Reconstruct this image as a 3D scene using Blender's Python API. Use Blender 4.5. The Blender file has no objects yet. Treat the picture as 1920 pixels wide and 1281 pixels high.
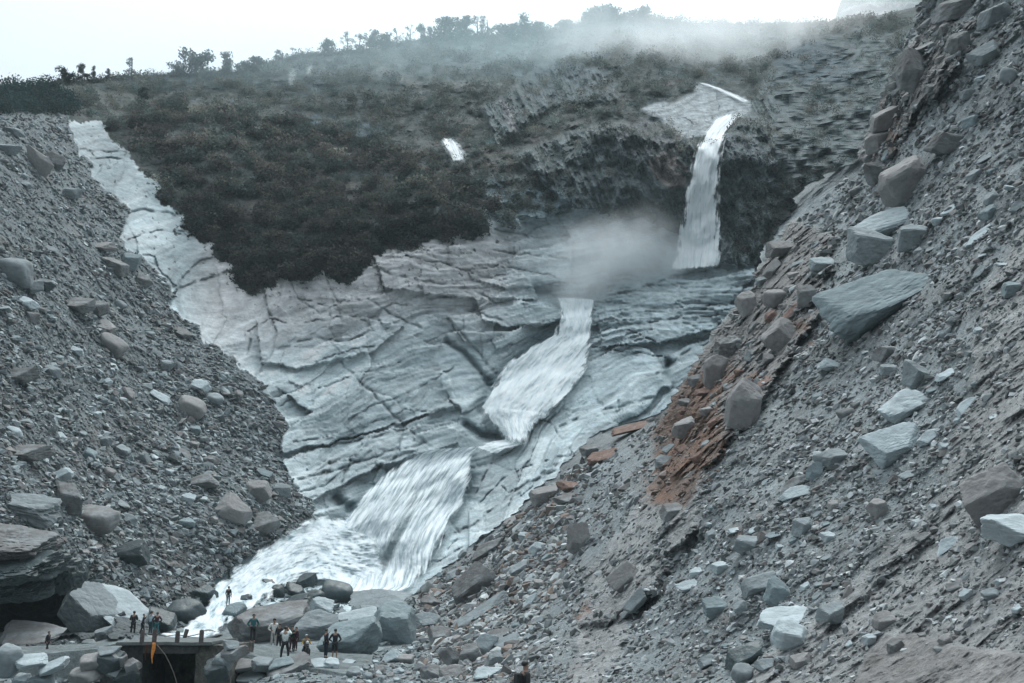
import bpy, bmesh, math, random
import numpy as np
from mathutils import Vector, Matrix

random.seed(7); RNG = np.random.default_rng(7)
S = bpy.context.scene
C = S.collection

# ------------------------------------------------------------------ camera
F = 1867.0; CX, CY = 960.0, 640.5
PITCH = math.radians(14.26); CAMZ = 3.5
cam = bpy.data.cameras.new('camera'); co = bpy.data.objects.new('camera', cam); C.objects.link(co)
cam.sensor_width = 36; cam.lens = 36 * F / 1920; cam.clip_start = .2; cam.clip_end = 6000
co.location = (0, 0, CAMZ); co.rotation_euler = (math.pi / 2 + PITCH, 0, 0)
S.camera = co
# ------------------------------------------------------------------ light
w = bpy.data.worlds.new('World'); S.world = w; w.use_nodes = True
nt = w.node_tree; nt.nodes.clear()
SUN_EL, SUN_AZ = math.radians(58), math.radians(20)       # azimuth clockwise from +Y
sky = nt.nodes.new('ShaderNodeTexSky'); sky.sky_type = 'NISHITA'; sky.sun_disc = False
sky.sun_elevation = SUN_EL; sky.sun_rotation = SUN_AZ; sky.dust_density = 4; sky.air_density = 1.0
b1 = nt.nodes.new('ShaderNodeBackground'); b1.inputs[1].default_value = .05; nt.links.new(sky.outputs[0], b1.inputs[0])
b2 = nt.nodes.new('ShaderNodeBackground'); b2.inputs[0].default_value = (.86, .948, .975, 1); b2.inputs[1].default_value = .95
tcw = nt.nodes.new('ShaderNodeTexCoord'); dt = nt.nodes.new('ShaderNodeVectorMath'); dt.operation = 'DOT_PRODUCT'; dt.inputs[1].default_value = (.05, .62, .78)
nt.links.new(tcw.outputs['Generated'], dt.inputs[0]); mrw = nt.nodes.new('ShaderNodeMapRange'); mrw.interpolation_type = 'SMOOTHSTEP'
for i_, v_0 in ((1, -.45), (2, .75), (3, .22), (4, .98)): mrw.inputs[i_].default_value = v_0
nt.links.new(dt.outputs['Value'], mrw.inputs[0]); sx = nt.nodes.new('ShaderNodeSeparateXYZ'); nt.links.new(tcw.outputs['Generated'], sx.inputs[0])
mz = nt.nodes.new('ShaderNodeMapRange'); nt.links.new(sx.outputs['Z'], mz.inputs[0])          # overcast sky: brighter towards the zenith
for i_, v_0 in ((1, .4), (2, 1.), (3, .78), (4, 2.0)): mz.inputs[i_].default_value = v_0
mm = nt.nodes.new('ShaderNodeMath'); mm.operation = 'MULTIPLY'; nt.links.new(mz.outputs[0], mm.inputs[0]); nt.links.new(mrw.outputs[0], mm.inputs[1]); nt.links.new(mm.outputs[0], b2.inputs[1])
ad = nt.nodes.new('ShaderNodeAddShader'); ow = nt.nodes.new('ShaderNodeOutputWorld')
nt.links.new(b1.outputs[0], ad.inputs[0]); nt.links.new(b2.outputs[0], ad.inputs[1]); nt.links.new(ad.outputs[0], ow.inputs[0])
sl = bpy.data.lights.new('sun', 'SUN'); sl.energy = 2.4; sl.angle = math.radians(22); sl.color = (.95, .985, 1)
so = bpy.data.objects.new('sun', sl); C.objects.link(so)
sd = Vector((math.sin(SUN_AZ) * math.cos(SUN_EL), math.cos(SUN_AZ) * math.cos(SUN_EL), math.sin(SUN_EL)))
so.rotation_euler = sd.to_track_quat('Z', 'Y').to_euler()
S.view_settings.view_transform = 'Standard'; S.view_settings.look = 'None'
S.view_settings.exposure = 0; S.view_settings.gamma = 1
S.cycles.volume_step_rate = 3; S.cycles.volume_max_steps = 96; S.cycles.volume_bounces = 12
S.cycles.max_bounces = 14; S.cycles.diffuse_bounces = 3; S.cycles.transparent_max_bounces = 24

# ------------------------------------------------------------------ projection helpers
cP, sP = math.cos(PITCH), math.sin(PITCH)
def dirs(px, py):
    a = (np.asarray(px, float) - CX) / F; b = (CY - np.asarray(py, float)) / F
    return np.stack([a + 0 * b, cP - b * sP, sP + b * cP], -1)
def unproj(px, py, D):
    p = dirs(px, py) * np.asarray(D, float)[..., None]; p[..., 2] += CAMZ; return p
def at(px, py, D): return Vector(unproj(px, py, D))
def atY(px, py, Y):
    d = dirs(px, py); p = d * (Y / d[1]); p[2] += CAMZ; return Vector(p)

# ------------------------------------------------------------------ noise
_perm = np.random.default_rng(3).permutation(256); _perm = np.concatenate([_perm] * 3)
_g = np.random.default_rng(4).normal(size=(256, 3)); _g /= np.linalg.norm(_g, axis=1)[:, None]
def perlin(p):
    sh = p.shape[:-1]; p = p.reshape(-1, 3); i = np.floor(p).astype(np.int64); f = p - i; i &= 255
    u = f * f * f * (f * (f * 6 - 15) + 10); out = np.zeros(len(p))
    for dx in (0, 1):
        wx = u[:, 0] if dx else 1 - u[:, 0]
        for dy in (0, 1):
            wy = u[:, 1] if dy else 1 - u[:, 1]
            for dz in (0, 1):
                wz = u[:, 2] if dz else 1 - u[:, 2]
                h = _perm[_perm[_perm[i[:, 0] + dx] + i[:, 1] + dy] + i[:, 2] + dz] & 255
                g = _g[h]
                out += wx * wy * wz * (g[:, 0] * (f[:, 0] - dx) + g[:, 1] * (f[:, 1] - dy) + g[:, 2] * (f[:, 2] - dz))
    return (out * 1.5).reshape(sh)
def fbm(p, octv=4, gain=.5, ridge=False):
    s = 0; a = 1; t = 0
    for k in range(octv):
        n = perlin(p * 2.03 ** k + 17.3 * k)
        if ridge: n = 1 - 2 * np.abs(n)
        s = s + a * n; t += a; a *= gain
    return s / t
def p2(x, y, z=0.): return np.stack(np.broadcast_arrays(x, y, np.asarray(z, float)), -1)
def sst(a, b, x): t = np.clip((x - a) / (b - a), 0, 1); return t * t * (3 - 2 * t)

def inpoly(px, py, poly):
    r = np.zeros(px.shape, bool); n = len(poly)
    for k in range(n):
        x0, y0 = poly[k]; x1, y1 = poly[(k + 1) % n]
        if y0 == y1: continue
        c = ((y0 > py) != (y1 > py)) & (px < (x1 - x0) * (py - y0) / (y1 - y0) + x0)
        r ^= c
    return r
def dline(px, py, pts, radius=14):
    d = np.full(px.shape, 1e3)
    for (x0, y0), (x1, y1) in zip(pts, pts[1:]):
        m = (px > min(x0, x1) - radius) & (px < max(x0, x1) + radius) & (py > min(y0, y1) - radius) & (py < max(y0, y1) + radius)
        if not m.any(): continue
        X, Y = px[m], py[m]; L = (x1 - x0) ** 2 + (y1 - y0) ** 2 + 1e-9
        t = np.clip(((X - x0) * (x1 - x0) + (Y - y0) * (y1 - y0)) / L, 0, 1)
        d[m] = np.minimum(d[m], np.hypot(X - x0 - t * (x1 - x0), Y - y0 - t * (y1 - y0)))
    return d
class RBF:
    """inverse depth over the slope's own parameter plane; planes stay planes"""
    def __init__(s, pts, c=60):
        a = np.array(pts, float); s.p = a[:, :2] / 1000; s.c = c / 1000; n = len(a)
        r = np.hypot(*(s.p[:, None] - s.p[None]).transpose(2, 0, 1))
        A = np.zeros((n + 3, n + 3)); A[:n, :n] = -np.sqrt(r * r + s.c ** 2) + np.eye(n) * .012
        A[:n, n] = 1; A[:n, n + 1:] = s.p; A[n, :n] = 1; A[n + 1:, :n] = s.p.T
        s.w = np.linalg.solve(A, np.concatenate([np.log(a[:, 2]), [0, 0, 0]]))
    def __call__(s, x, y):
        x = np.asarray(x, float) / 1000; y = np.asarray(y, float) / 1000; n = len(s.p)
        o = s.w[n] + s.w[n + 1] * x + s.w[n + 2] * y
        for k in range(n): o = o - s.w[k] * np.sqrt((x - s.p[k, 0]) ** 2 + (y - s.p[k, 1]) ** 2 + s.c ** 2)
        return np.exp(np.clip(o, 1.4, 6.6))

# ------------------------------------------------------------------ object helpers
def tag(o, label=None, cat=None, group=None, kind=None):
    if label: o['label'] = label
    if cat: o['category'] = cat
    if group: o['group'] = group
    if kind: o['kind'] = kind
    return o
def mesh(name, v, f, mat, parent=None, smooth=False, loc=None, cols=None):
    me = bpy.data.meshes.new(name); v = np.asarray(v, np.float64)
    if loc is not None: v = v - np.array(loc)
    if isinstance(f, np.ndarray):
        n, k = f.shape
        me.vertices.add(len(v)); me.vertices.foreach_set('co', v.astype(np.float32).ravel())
        me.loops.add(n * k); me.loops.foreach_set('vertex_index', f.astype(np.int32).ravel())
        me.polygons.add(n); me.polygons.foreach_set('loop_start', np.arange(0, n * k, k, dtype=np.int32))
        me.update(calc_edges=True)
    else:
        me.from_pydata(v.tolist(), [], f)
    me.polygons.foreach_set('use_smooth', np.full(len(me.polygons), smooth))
    if cols is not None:
        at_ = me.color_attributes.new('Col', 'FLOAT_COLOR', 'POINT')
        at_.data.foreach_set('color', np.concatenate([cols, np.ones((len(cols), 1))], 1).astype(np.float32).ravel())
    me.materials.append(mat); me.update()
    o = bpy.data.objects.new(name, me); C.objects.link(o)
    if loc is not None: o.location = loc
    if parent is not None: o.parent = parent
    return o
def empty(name, loc, rz=0.):
    o = bpy.data.objects.new(name, None); C.objects.link(o); o.location = loc; o.rotation_euler = (0, 0, rz)
    o.empty_display_size = .2; return o
def gridfaces(nr, nc):
    i = np.arange(nr * nc).reshape(nr, nc)
    return np.stack([i[:-1, :-1], i[1:, :-1], i[1:, 1:], i[:-1, 1:]], -1).reshape(-1, 4)
def box(v, f, c, s, R=None):
    b = len(v)
    for x in (-1, 1):
        for y in (-1, 1):
            for z in (-1, 1):
                p = Vector((x * s[0] / 2, y * s[1] / 2, z * s[2] / 2))
                if R is not None: p = R @ p
                v.append(tuple(Vector(c) + p))
    for q in ((0, 1, 3, 2), (4, 6, 7, 5), (0, 4, 5, 1), (2, 3, 7, 6), (0, 2, 6, 4), (1, 5, 7, 3)): f.append([b + k for k in q])
def tube(v, f, pts, rad, n=8):
    pts = [Vector(p) for p in pts]; b = len(v)
    for i, p in enumerate(pts):
        t = (pts[min(i + 1, len(pts) - 1)] - pts[max(i - 1, 0)]).normalized()
        a = t.orthogonal().normalized() if i == 0 else (a - t * a.dot(t)).normalized()
        c = t.cross(a); r = rad[i] if hasattr(rad, '__len__') else rad
        for k in range(n):
            q = 2 * math.pi * k / n; v.append(tuple(p + (a * math.cos(q) + c * math.sin(q)) * r))
    for i in range(len(pts) - 1):
        for k in range(n): f.append([b + i * n + k, b + i * n + (k + 1) % n, b + (i + 1) * n + (k + 1) % n, b + (i + 1) * n + k])
    f.append([b + k for k in range(n)][::-1]); f.append([b + (len(pts) - 1) * n + k for k in range(n)])

# ------------------------------------------------------------------ materials
def mat(name):
    m = bpy.data.materials.new(name); m.use_nodes = True; n = m.node_tree
    return m, n, n.nodes['Principled BSDF']
def N(n, t, **k):
    x = n.nodes.new(t)
    for a, b in k.items(): setattr(x, a, b)
    return x
def stone_mat(name, col=None, scale=1.0, contrast=.35, bump=.7, bdist=.18, rough=.92, streak=None, tint=None, rnd=0.):
    """col None: reads the 'Col' attribute"""
    m, n, bs = mat(name); L = n.links.new
    tc = N(n, 'ShaderNodeTexCoord'); geo = N(n, 'ShaderNodeNewGeometry')
    src = geo.outputs['Position'] if col is None else tc.outputs['Object']
    if streak:
        mp = N(n, 'ShaderNodeMapping'); mp.inputs['Scale'].default_value = streak[:3]; mp.inputs['Rotation'].default_value = streak[3:]
        L(src, mp.inputs[0]); src2 = mp.outputs[0]
    else: src2 = src
    n1 = N(n, 'ShaderNodeTexNoise'); n1.inputs['Scale'].default_value = .9 * scale; n1.inputs['Detail'].default_value = 9; n1.inputs['Roughness'].default_value = .68
    n2 = N(n, 'ShaderNodeTexNoise'); n2.inputs['Scale'].default_value = 3.2 * scale; n2.inputs['Detail'].default_value = 6; n2.inputs['Roughness'].default_value = .7
    L(src2, n1.inputs['Vector']); L(src, n2.inputs['Vector'])
    mr = N(n, 'ShaderNodeMapRange'); mr.inputs[1].default_value = .3; mr.inputs[2].default_value = .7
    mr.inputs[3].default_value = 1 - contrast; mr.inputs[4].default_value = 1 + contrast; L(n1.outputs[0], mr.inputs[0])
    mr2 = N(n, 'ShaderNodeMapRange'); mr2.inputs[1].default_value = .3; mr2.inputs[2].default_value = .7
    mr2.inputs[3].default_value = 1 - contrast * .6; mr2.inputs[4].default_value = 1 + contrast * .6; L(n2.outputs[0], mr2.inputs[0])
    mu = N(n, 'ShaderNodeMath', operation='MULTIPLY'); L(mr.outputs[0], mu.inputs[0]); L(mr2.outputs[0], mu.inputs[1])
    fac = mu.outputs[0]
    if rnd:
        oi = N(n, 'ShaderNodeObjectInfo'); mr3 = N(n, 'ShaderNodeMapRange'); mr3.inputs[3].default_value = 1 - rnd; mr3.inputs[4].default_value = 1 + rnd
        L(oi.outputs['Random'], mr3.inputs[0]); m4 = N(n, 'ShaderNodeMath', operation='MULTIPLY'); L(fac, m4.inputs[0]); L(mr3.outputs[0], m4.inputs[1]); fac = m4.outputs[0]
    vm = N(n, 'ShaderNodeVectorMath', operation='SCALE')
    if col is None:
        a = N(n, 'ShaderNodeAttribute', attribute_name='Col'); L(a.outputs['Color'], vm.inputs[0])
    elif tint:
        n3 = N(n, 'ShaderNodeTexNoise'); n3.inputs['Scale'].default_value = .8 * scale; n3.inputs['Detail'].default_value = 4; L(src, n3.inputs['Vector'])
        cr = N(n, 'ShaderNodeValToRGB'); cr.color_ramp.elements[0].position = .40; cr.color_ramp.elements[1].position = .62
        cr.color_ramp.elements[0].color = (*col, 1); cr.color_ramp.elements[1].color = (*tint, 1); L(n3.outputs[0], cr.inputs[0]); L(cr.outputs[0], vm.inputs[0])
    else: vm.inputs[0].default_value = col
    L(fac, vm.inputs['Scale']); L(vm.outputs[0], bs.inputs['Base Color'])
    bs.inputs['Roughness'].default_value = rough; bs.inputs['Specular IOR Level'].default_value = .25
    bp = N(n, 'ShaderNodeBump'); bp.inputs['Strength'].default_value = bump; bp.inputs['Distance'].default_value = bdist
    sm = N(n, 'ShaderNodeMath', operation='ADD'); L(n1.outputs[0], sm.inputs[0]); L(n2.outputs[0], sm.inputs[1])
    L(sm.outputs[0], bp.inputs['Height']); L(bp.outputs[0], bs.inputs['Normal'])
    return m
def plain(name, col, rough=.8, var=.15, scale=6., metal=0.):
    m, n, bs = mat(name); L = n.links.new
    tc = N(n, 'ShaderNodeTexCoord'); n1 = N(n, 'ShaderNodeTexNoise'); n1.inputs['Scale'].default_value = scale; n1.inputs['Detail'].default_value = 5
    L(tc.outputs['Object'], n1.inputs['Vector'])
    mr = N(n, 'ShaderNodeMapRange'); mr.inputs[1].default_value = .3; mr.inputs[2].default_value = .7; mr.inputs[3].default_value = 1 - var; mr.inputs[4].default_value = 1 + var
    L(n1.outputs[0], mr.inputs[0]); vm = N(n, 'ShaderNodeVectorMath', operation='SCALE'); vm.inputs[0].default_value = col; L(mr.outputs[0], vm.inputs['Scale'])
    L(vm.outputs[0], bs.inputs['Base Color']); bs.inputs['Roughness'].default_value = rough; bs.inputs['Metallic'].default_value = metal
    return m
def leaf_mat(name):
    m, n, bs = mat(name); L = n.links.new
    a = N(n, 'ShaderNodeAttribute', attribute_name='Col'); L(a.outputs['Color'], bs.inputs['Base Color']); bs.inputs['Roughness'].default_value = .75
    bs.inputs['Specular IOR Level'].default_value = .2
    tl = N(n, 'ShaderNodeBsdfTranslucent'); L(a.outputs['Color'], tl.inputs['Color']); mx = N(n, 'ShaderNodeMixShader'); mx.inputs[0].default_value = .5
    L(bs.outputs[0], mx.inputs[1]); L(tl.outputs[0], mx.inputs[2]); L(mx.outputs[0], n.nodes['Material Output'].inputs['Surface'])
    return m
M_FACE = stone_mat('rock_face_stone', None, .55, .22, .6, .35, streak=(1, 1, 2.2, .3, .45, 0))
M_HILL = stone_mat('hillside_ground', None, .5, .45, .8, .5)
M_SCREE = stone_mat('scree_gravel', None, 1.6, .42, .9, .2)
M_RIGHT = stone_mat('landslide_earth', None, 2.6, .40, 1., .12)
M_STONES = stone_mat('scree_stone', None, 2.2, .25, .5, .06)
M_LEAF = leaf_mat('foliage')
BM = {
 'grey':  stone_mat('grey_schist', (.24, .275, .285), .9, .25, .5, .08, streak=(1, 1, 4, .2, .1, 0), rnd=.12),
 'pale':  stone_mat('pale_schist', (.41, .47, .49), .9, .2, .5, .08, streak=(1, 1, 5, .25, .2, 0), rnd=.1),
 'brown': stone_mat('brown_schist', (.165, .163, .16), .9, .25, .5, .08, streak=(1, 1, 4, .1, .2, 0), tint=(.22, .235, .24), rnd=.12),
 'tan':   stone_mat('tan_stone', (.29, .285, .28), 1.0, .22, .5, .08, tint=(.25, .25, .25), rnd=.1),
 'dark':  stone_mat('dark_wet_stone', (.065, .085, .09), .9, .3, .5, .1, rough=.45, rnd=.2),
 'blue':  stone_mat('blue_grey_schist', (.215, .265, .278), .9, .25, .5, .08, streak=(1, 1, 5, .3, .2, 0), rnd=.1),
 'rust':  stone_mat('rusty_stone', (.20, .135, .11), 1.2, .35, .6, .08, tint=(.20, .14, .12), rnd=.12),
}

# ------------------------------------------------------------------ terrain A : valley floor, rock face, left scree, vegetated hill
A_PTS = [
 (-250,1500,15),(300,1500,18),(800,1500,17),(1300,1500,30),(-250,1281,40),(0,1281,47),(150,1281,50),(300,1281,60),(330,1240,63),(250,1215,64),(420,1281,56),
 (440,1215,64),(540,1245,52),(500,1275,47),(650,1281,45),(800,1281,43),(640,1240,54),(300,1350,42),(0,1215,72),(0,1180,74),(120,1200,76),(-250,1180,70),
 (300,1190,76),(250,1192,72),(400,1180,80),(520,1205,66),(640,1200,64),(760,1200,66),(900,1200,66),(440,1130,92),(560,1120,96),(690,1115,106),(760,1100,110),(650,1150,82),(780,1140,92),
 (570,1040,112),(640,990,118),(480,1040,106),(760,1000,118),(800,1050,113),(830,1000,120),(860,840,140),(780,860,138),(880,900,134),(700,920,126),
 (965,805,146),(930,760,152),(1000,720,157),(1040,660,164),(1080,585,172),(1110,545,178),(1200,520,186),(1290,500,189),(1330,400,193),(1330,262,196),(1270,235,212),(1350,200,232),(1350,170,252),(1300,150,262),
 (1250,100,292),(1400,100,300),(1400,45,335),(1250,35,335),(1150,30,335),(1000,62,350),(900,70,330),(760,78,310),(600,98,285),(520,115,275),(400,133,268),(250,142,255),(150,150,245),(0,160,215),(-250,160,180),
 (400,200,225),(400,300,196),(330,380,182),(500,540,163),(450,430,178),(600,400,182),(250,230,215),(700,490,166),(650,300,208),(750,180,245),(900,430,177),(900,250,222),(900,150,265),(1000,200,248),(1050,300,208),(1150,220,216),(1150,320,200),(1230,330,196),(1100,410,192),(1250,400,192),(1290,300,196),
 (1380,420,188),(1400,480,184),(1420,300,192),(1500,200,222),(1550,100,262),(1560,330,182),(1650,60,262),(1750,100,230),(2150,100,200),(1900,400,160),(1500,450,170),
 (320,560,158),(180,260,203),(200,225,208),(260,330,188),(350,480,170),(420,600,156),(480,700,147),(520,790,139),(550,850,133),(600,960,122),(650,860,136),(700,750,146),(700,650,154),(750,560,163),(800,470,170),(850,650,158),(850,760,147),
 (950,560,170),(1000,500,178),(1000,620,164),(920,540,172),(1150,600,168),(1200,540,176),(1350,520,177),(1350,600,165),(1250,650,157),(1150,680,154),(1100,760,146),(1000,870,130),(900,980,118),(1060,830,134),(1250,780,140),(1500,700,130),(2150,800,100),(1200,1000,95),(1500,1200,60),(2150,1300,60),
 (0,215,158),(110,215,192),(0,300,136),(0,400,119),(0,600,97),(0,800,83),(0,1000,71),(-250,400,95),(-250,800,70),(-250,1000,64),(150,350,168),(200,450,152),(200,600,128),(200,800,105),(200,1000,87),(330,650,142),(400,750,131),(400,850,119),(400,1000,99),(500,900,120),(520,970,114),(250,1100,82),(330,1120,88),(100,1100,74),
]
rbfA = RBF(A_PTS)
SKY_X = [-300,0,60,100,150,240,320,450,520,560,620,700,760,830,900,960,1040,1100,1150,1250,1300,1450,1560,1650,1730,1900,2200]
SKY_Y = [172,170,168,152,152,143,139,134,113,102,98,90,78,68,66,66,56,40,30,36,43,46,40,28,10,-50,-110]
def skyline(x): return np.interp(x, SKY_X, SKY_Y)

SCREE_L = [(-400,205),(0,212),(125,216),(128,245),(150,300),(180,345),(215,368),(240,385),(225,440),(250,480),(300,520),(330,548),(300,556),(345,600),(400,650),(470,695),(505,740),(540,800),(525,860),(560,930),(600,975),(540,1000),(470,1045),(400,1090),(375,1160),(300,1190),(-400,1215)]
VEG = [(-400,-300),(-400,214),(110,216),(126,222),(190,222),(212,262),(290,345),(325,400),(370,448),(432,488),(448,545),(480,562),(505,535),(560,518),(610,512),(640,535),(672,520),(692,478),(760,470),(820,450),(900,445),(912,430),(905,395),(960,420),(1010,405),(1080,395),(1170,400),(1230,420),(1275,440),(1300,440),(1345,440),(1350,490),(1420,500),(1500,520),(2300,600),(2300,-300)]
ROCKS_IN_VEG = [
 ([(1305,152),(1355,168),(1412,190),(1400,215),(1372,228),(1350,262),(1318,262),(1290,262),(1245,232),(1200,205),(1225,192),(1270,190),(1300,172)], (.40,.44,.455)),
 ([(822,205),(834,208),(845,225),(815,222)], (.5,.56,.58)),
 ([(826,256),(850,262),(872,282),(874,305),(852,306),(834,290)], (.5,.56,.58)),
 ([(908,263),(935,266),(940,278),(915,277)], (.25,.36,.38)),
 ([(935,185),(952,195),(975,252),(962,254),(948,220)], (.28,.28,.29)),
 ([(1215,300),(1250,285),(1290,310),(1285,350),(1255,352),(1225,330)], (.33,.29,.27)),
 ([(540,225),(640,215),(735,235),(740,250),(640,262),(560,252)], (.13,.175,.19)),
 ([(560,150),(600,140),(615,165),(590,172)], (.16,.19,.2)),
 ([(540,135),(553,130),(556,160),(545,162)], (.34,.35,.34)),
 ([(574,112),(583,112),(585,138),(577,140)], (.34,.35,.34)),
 ([(905,330),(1000,330),(1080,372),(1060,400),(960,420),(880,400),(870,370)], (.15,.20,.215)),
 ([(600,300),(760,310),(780,330),(680,335),(610,318)], (.085,.11,.12)),
 ([(1060,120),(1120,130),(1110,150),(1050,145)], (.14,.17,.18)),
 ([(1480,60),(1600,110),(1620,150),(1500,160),(1450,120)], (.10,.135,.15)),
 ([(1350,262),(1380,250),(1440,262),(1500,300),(1470,360),(1380,330)], (.10,.125,.135)),
 ([(1190,210),(1240,240),(1290,262),(1270,290),(1180,290),(1150,250)], (.115,.125,.13)),
]
CRACKS = [
 [(640,792),(700,762),(772,735),(850,690)], [(640,680),(700,740),(760,800),(830,855)], [(500,770),(560,745),(640,712),(750,680)], [(520,655),(590,635),(650,640),(700,620)],
 [(690,560),(735,590),(790,615)], [(540,520),(560,560),(600,590),(650,560),(690,560)], [(310,560),(350,535),(430,510)], [(330,430),(390,445),(450,465)], [(465,620),(500,600),(560,608),(640,595)],
 [(470,640),(465,665),(490,675)], [(590,680),(640,660),(700,650)], [(520,865),(600,840),(700,820),(780,800)], [(560,900),(640,880),(720,850),(800,830)], [(550,830),(640,815),(760,770),(860,770)],
 [(900,585),(960,610),(1000,610),(1060,600)], [(890,545),(930,570),(1000,555),(1050,575)], [(760,480),(850,500),(900,520),(960,525)], [(700,500),(760,520),(860,540),(930,540)], [(720,440),(790,470),(860,480)],
 [(1000,785),(1030,792),(1053,822)], [(1070,700),(1050,735),(1030,755)], [(1110,650),(1160,660),(1220,665),(1280,680)], [(1090,640),(1150,610),(1260,600),(1330,575)], [(1120,560),(1190,545),(1260,520),(1350,500)],
 [(880,960),(940,900),(1000,870),(1080,850)], [(830,1010),(890,985),(960,925),(1040,880)], [(810,1060),(860,1030),(900,1010),(945,985)], [(935,905),(960,930),(945,985)], [(1050,800),(1130,770),(1230,745)],
 [(150,280),(200,285),(250,290)], [(150,300),(200,296),(230,300)], [(215,400),(270,395),(330,405)], [(240,450),(300,430),(350,440)], [(930,430),(1000,445),(1080,440)], [(920,470),(1000,480),(1060,485)], [(930,500),(1000,510),(1040,520)],
 [(700,880),(760,850),(800,845)], [(540,930),(600,915),(650,880)], [(1180,620),(1230,640),(1300,640)], [(840,600),(880,640),(930,700)], [(560,560),(620,575),(680,600),(720,640)], [(610,520),(630,560),(640,600)],
 [(1230,700),(1300,650),(1350,610)], [(980,830),(920,870),(890,930)],[(640,905),(660,860),(700,830)],
]
GORGES = [([(835,640),(870,662),(900,695),(928,735)],6,1.0), ([(872,795),(900,815),(940,822)],8,1.5), ([(1010,545),(1060,568),(1100,560),(1150,530),(1230,505)],14,1.3),
          ([(630,935),(655,955)],10,1.5), ([(1255,680),(1250,700)],9,1.6)]
LEDGES = [([(890,560),(960,557),(1050,580),(1060,600),(1010,612),(950,612),(905,600)],1.6), ([(840,595),(880,585),(930,600),(920,640),(870,640)],.8),
          ([(480,760),(640,705),(780,690),(840,700),(860,760),(760,790),(620,830),(530,850)],1.1), ([(530,860),(700,810),(850,790),(860,830),(700,880),(560,950)],.9),
          ([(700,480),(860,460),(990,520),(1010,560),(880,560),(720,540)],1.1), ([(880,960),(1040,870),(1110,830),(1060,900),(950,1000),(880,1050)],1.6), ([(1120,600),(1250,545),(1420,500),(1400,600),(1250,640),(1130,650)],1.2),
          ([(480,600),(640,590),(760,610),(700,660),(560,690),(490,680)],.9)]

def build_A(px, py, full=True):
    D = rbfA(px, py)
    P = unproj(px, py, D)
    wx = px + 14 * fbm(p2(px / 60, py / 60, 3.), 4); wy = py + 11 * fbm(p2(px / 60, py / 60, 9.), 4)
    sc_l = inpoly(px + 34 * fbm(p2(px / 48, py / 48, 3.), 6, .62), py + 30 * fbm(p2(px / 48, py / 48, 9.), 6, .62), SCREE_L)
    veg = inpoly(px + 46 * fbm(p2(px / 42, py / 26, 1.), 6, .62), py + 44 * fbm(p2(px / 42, py / 26, 5.), 6, .62), VEG) & ~sc_l
    veg = veg | ((px < 128) & (py < 262) & ~sc_l)
    floor = (py > 1150) & ~veg & ~((px < 300) & sc_l)
    return D, P, sc_l, veg, floor
def push(P, nrm, H, lim=2.6):
    """raise the surface by H, towards the open side"""
    v = np.array([0, 0, CAMZ]) - P; L = np.linalg.norm(v, axis=-1); v = v / L[..., None]
    c = np.clip((nrm * v).sum(-1), 1 / lim, 1)
    return P + v * (H / c)[..., None]
def normals(P):
    du = np.gradient(P, axis=1); dv = np.gradient(P, axis=0)
    n = np.cross(dv, du); n /= np.linalg.norm(n, axis=-1)[..., None] + 1e-9
    view = np.array([0, 0, CAMZ]) - P
    n *= np.sign((n * view).sum(-1))[..., None]
    return n

NCA, NRA = 900, 620
xs = np.concatenate([np.linspace(-260, -5, 50)[:-1], np.linspace(-5, 1450, NCA - 110), np.linspace(1455, 2150, 61)])
NCA = len(xs)
tt = np.concatenate([np.linspace(0, 1, 560), ]) 
sy = skyline(xs)
vv = tt[:, None]
py_main = sy[None] + (1290 - sy[None]) * vv
py_low = 1290 + (1520 - 1290) * np.linspace(0, 1, 14)[1:, None] + 0 * sy[None]
PYA = np.concatenate([py_main, py_low]); PXA = np.broadcast_to(xs[None], PYA.shape).copy()
D, P, scl, veg, flo = build_A(PXA, PYA)
nrm = normals(P)
# strata frame
big = fbm(p2(PXA / 260, PYA / 200, 2.), 3)
kk = .38 - .33 * sst(650, 480, PYA) + .22 * sst(900, 1100, PXA) * sst(560, 700, PYA)
v_ = PYA + kk * (PXA - 700) + 60 * big + 7 * fbm(p2(PXA / 90, PYA / 60, 4.), 4)
def terrace(per, sharp, seed):
    s = v_ / per + seed + .35 * fbm(p2(PXA / (per * 4), PYA / (per * 1.5), seed), 3)
    fr = s - np.floor(s); cell = np.floor(s)
    amp = .5 + .5 * np.sin(cell * 12.9 + seed * 3.1)
    brk = sst(-.25, .25, fbm(p2(PXA / (per * 3.5) + cell * 3.7, cell * .7, seed), 2))
    return amp * brk * (1 - fr) ** 1.0 * sst(0, sharp, fr)
def voro(x, y, seed):
    xi = np.floor(x).astype(int); yi = np.floor(y).astype(int); d1 = np.full(x.shape, 9.); d2 = np.full(x.shape, 9.); ident = np.zeros(x.shape, int); ox = np.zeros(x.shape); oy = np.zeros(x.shape)
    for a in (-1, 0, 1):
        for b in (-1, 0, 1):
            cx = xi + a; cy = yi + b; h = _perm[(_perm[(cx + seed) & 255] + cy) & 255]; h2 = _perm[h + 37]
            dx = x - (cx + .15 + .7 * h / 255.); dy = y - (cy + .15 + .7 * h2 / 255.); d = np.hypot(dx, dy)
            nr_ = d < d1; d2 = np.where(nr_, d1, np.minimum(d2, d)); ident = np.where(nr_, h * 256 + h2, ident); ox = np.where(nr_, dx, ox); oy = np.where(nr_, dy, oy); d1 = np.where(nr_, d, d1)
    return ident, d2 - d1, ox, oy
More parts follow.
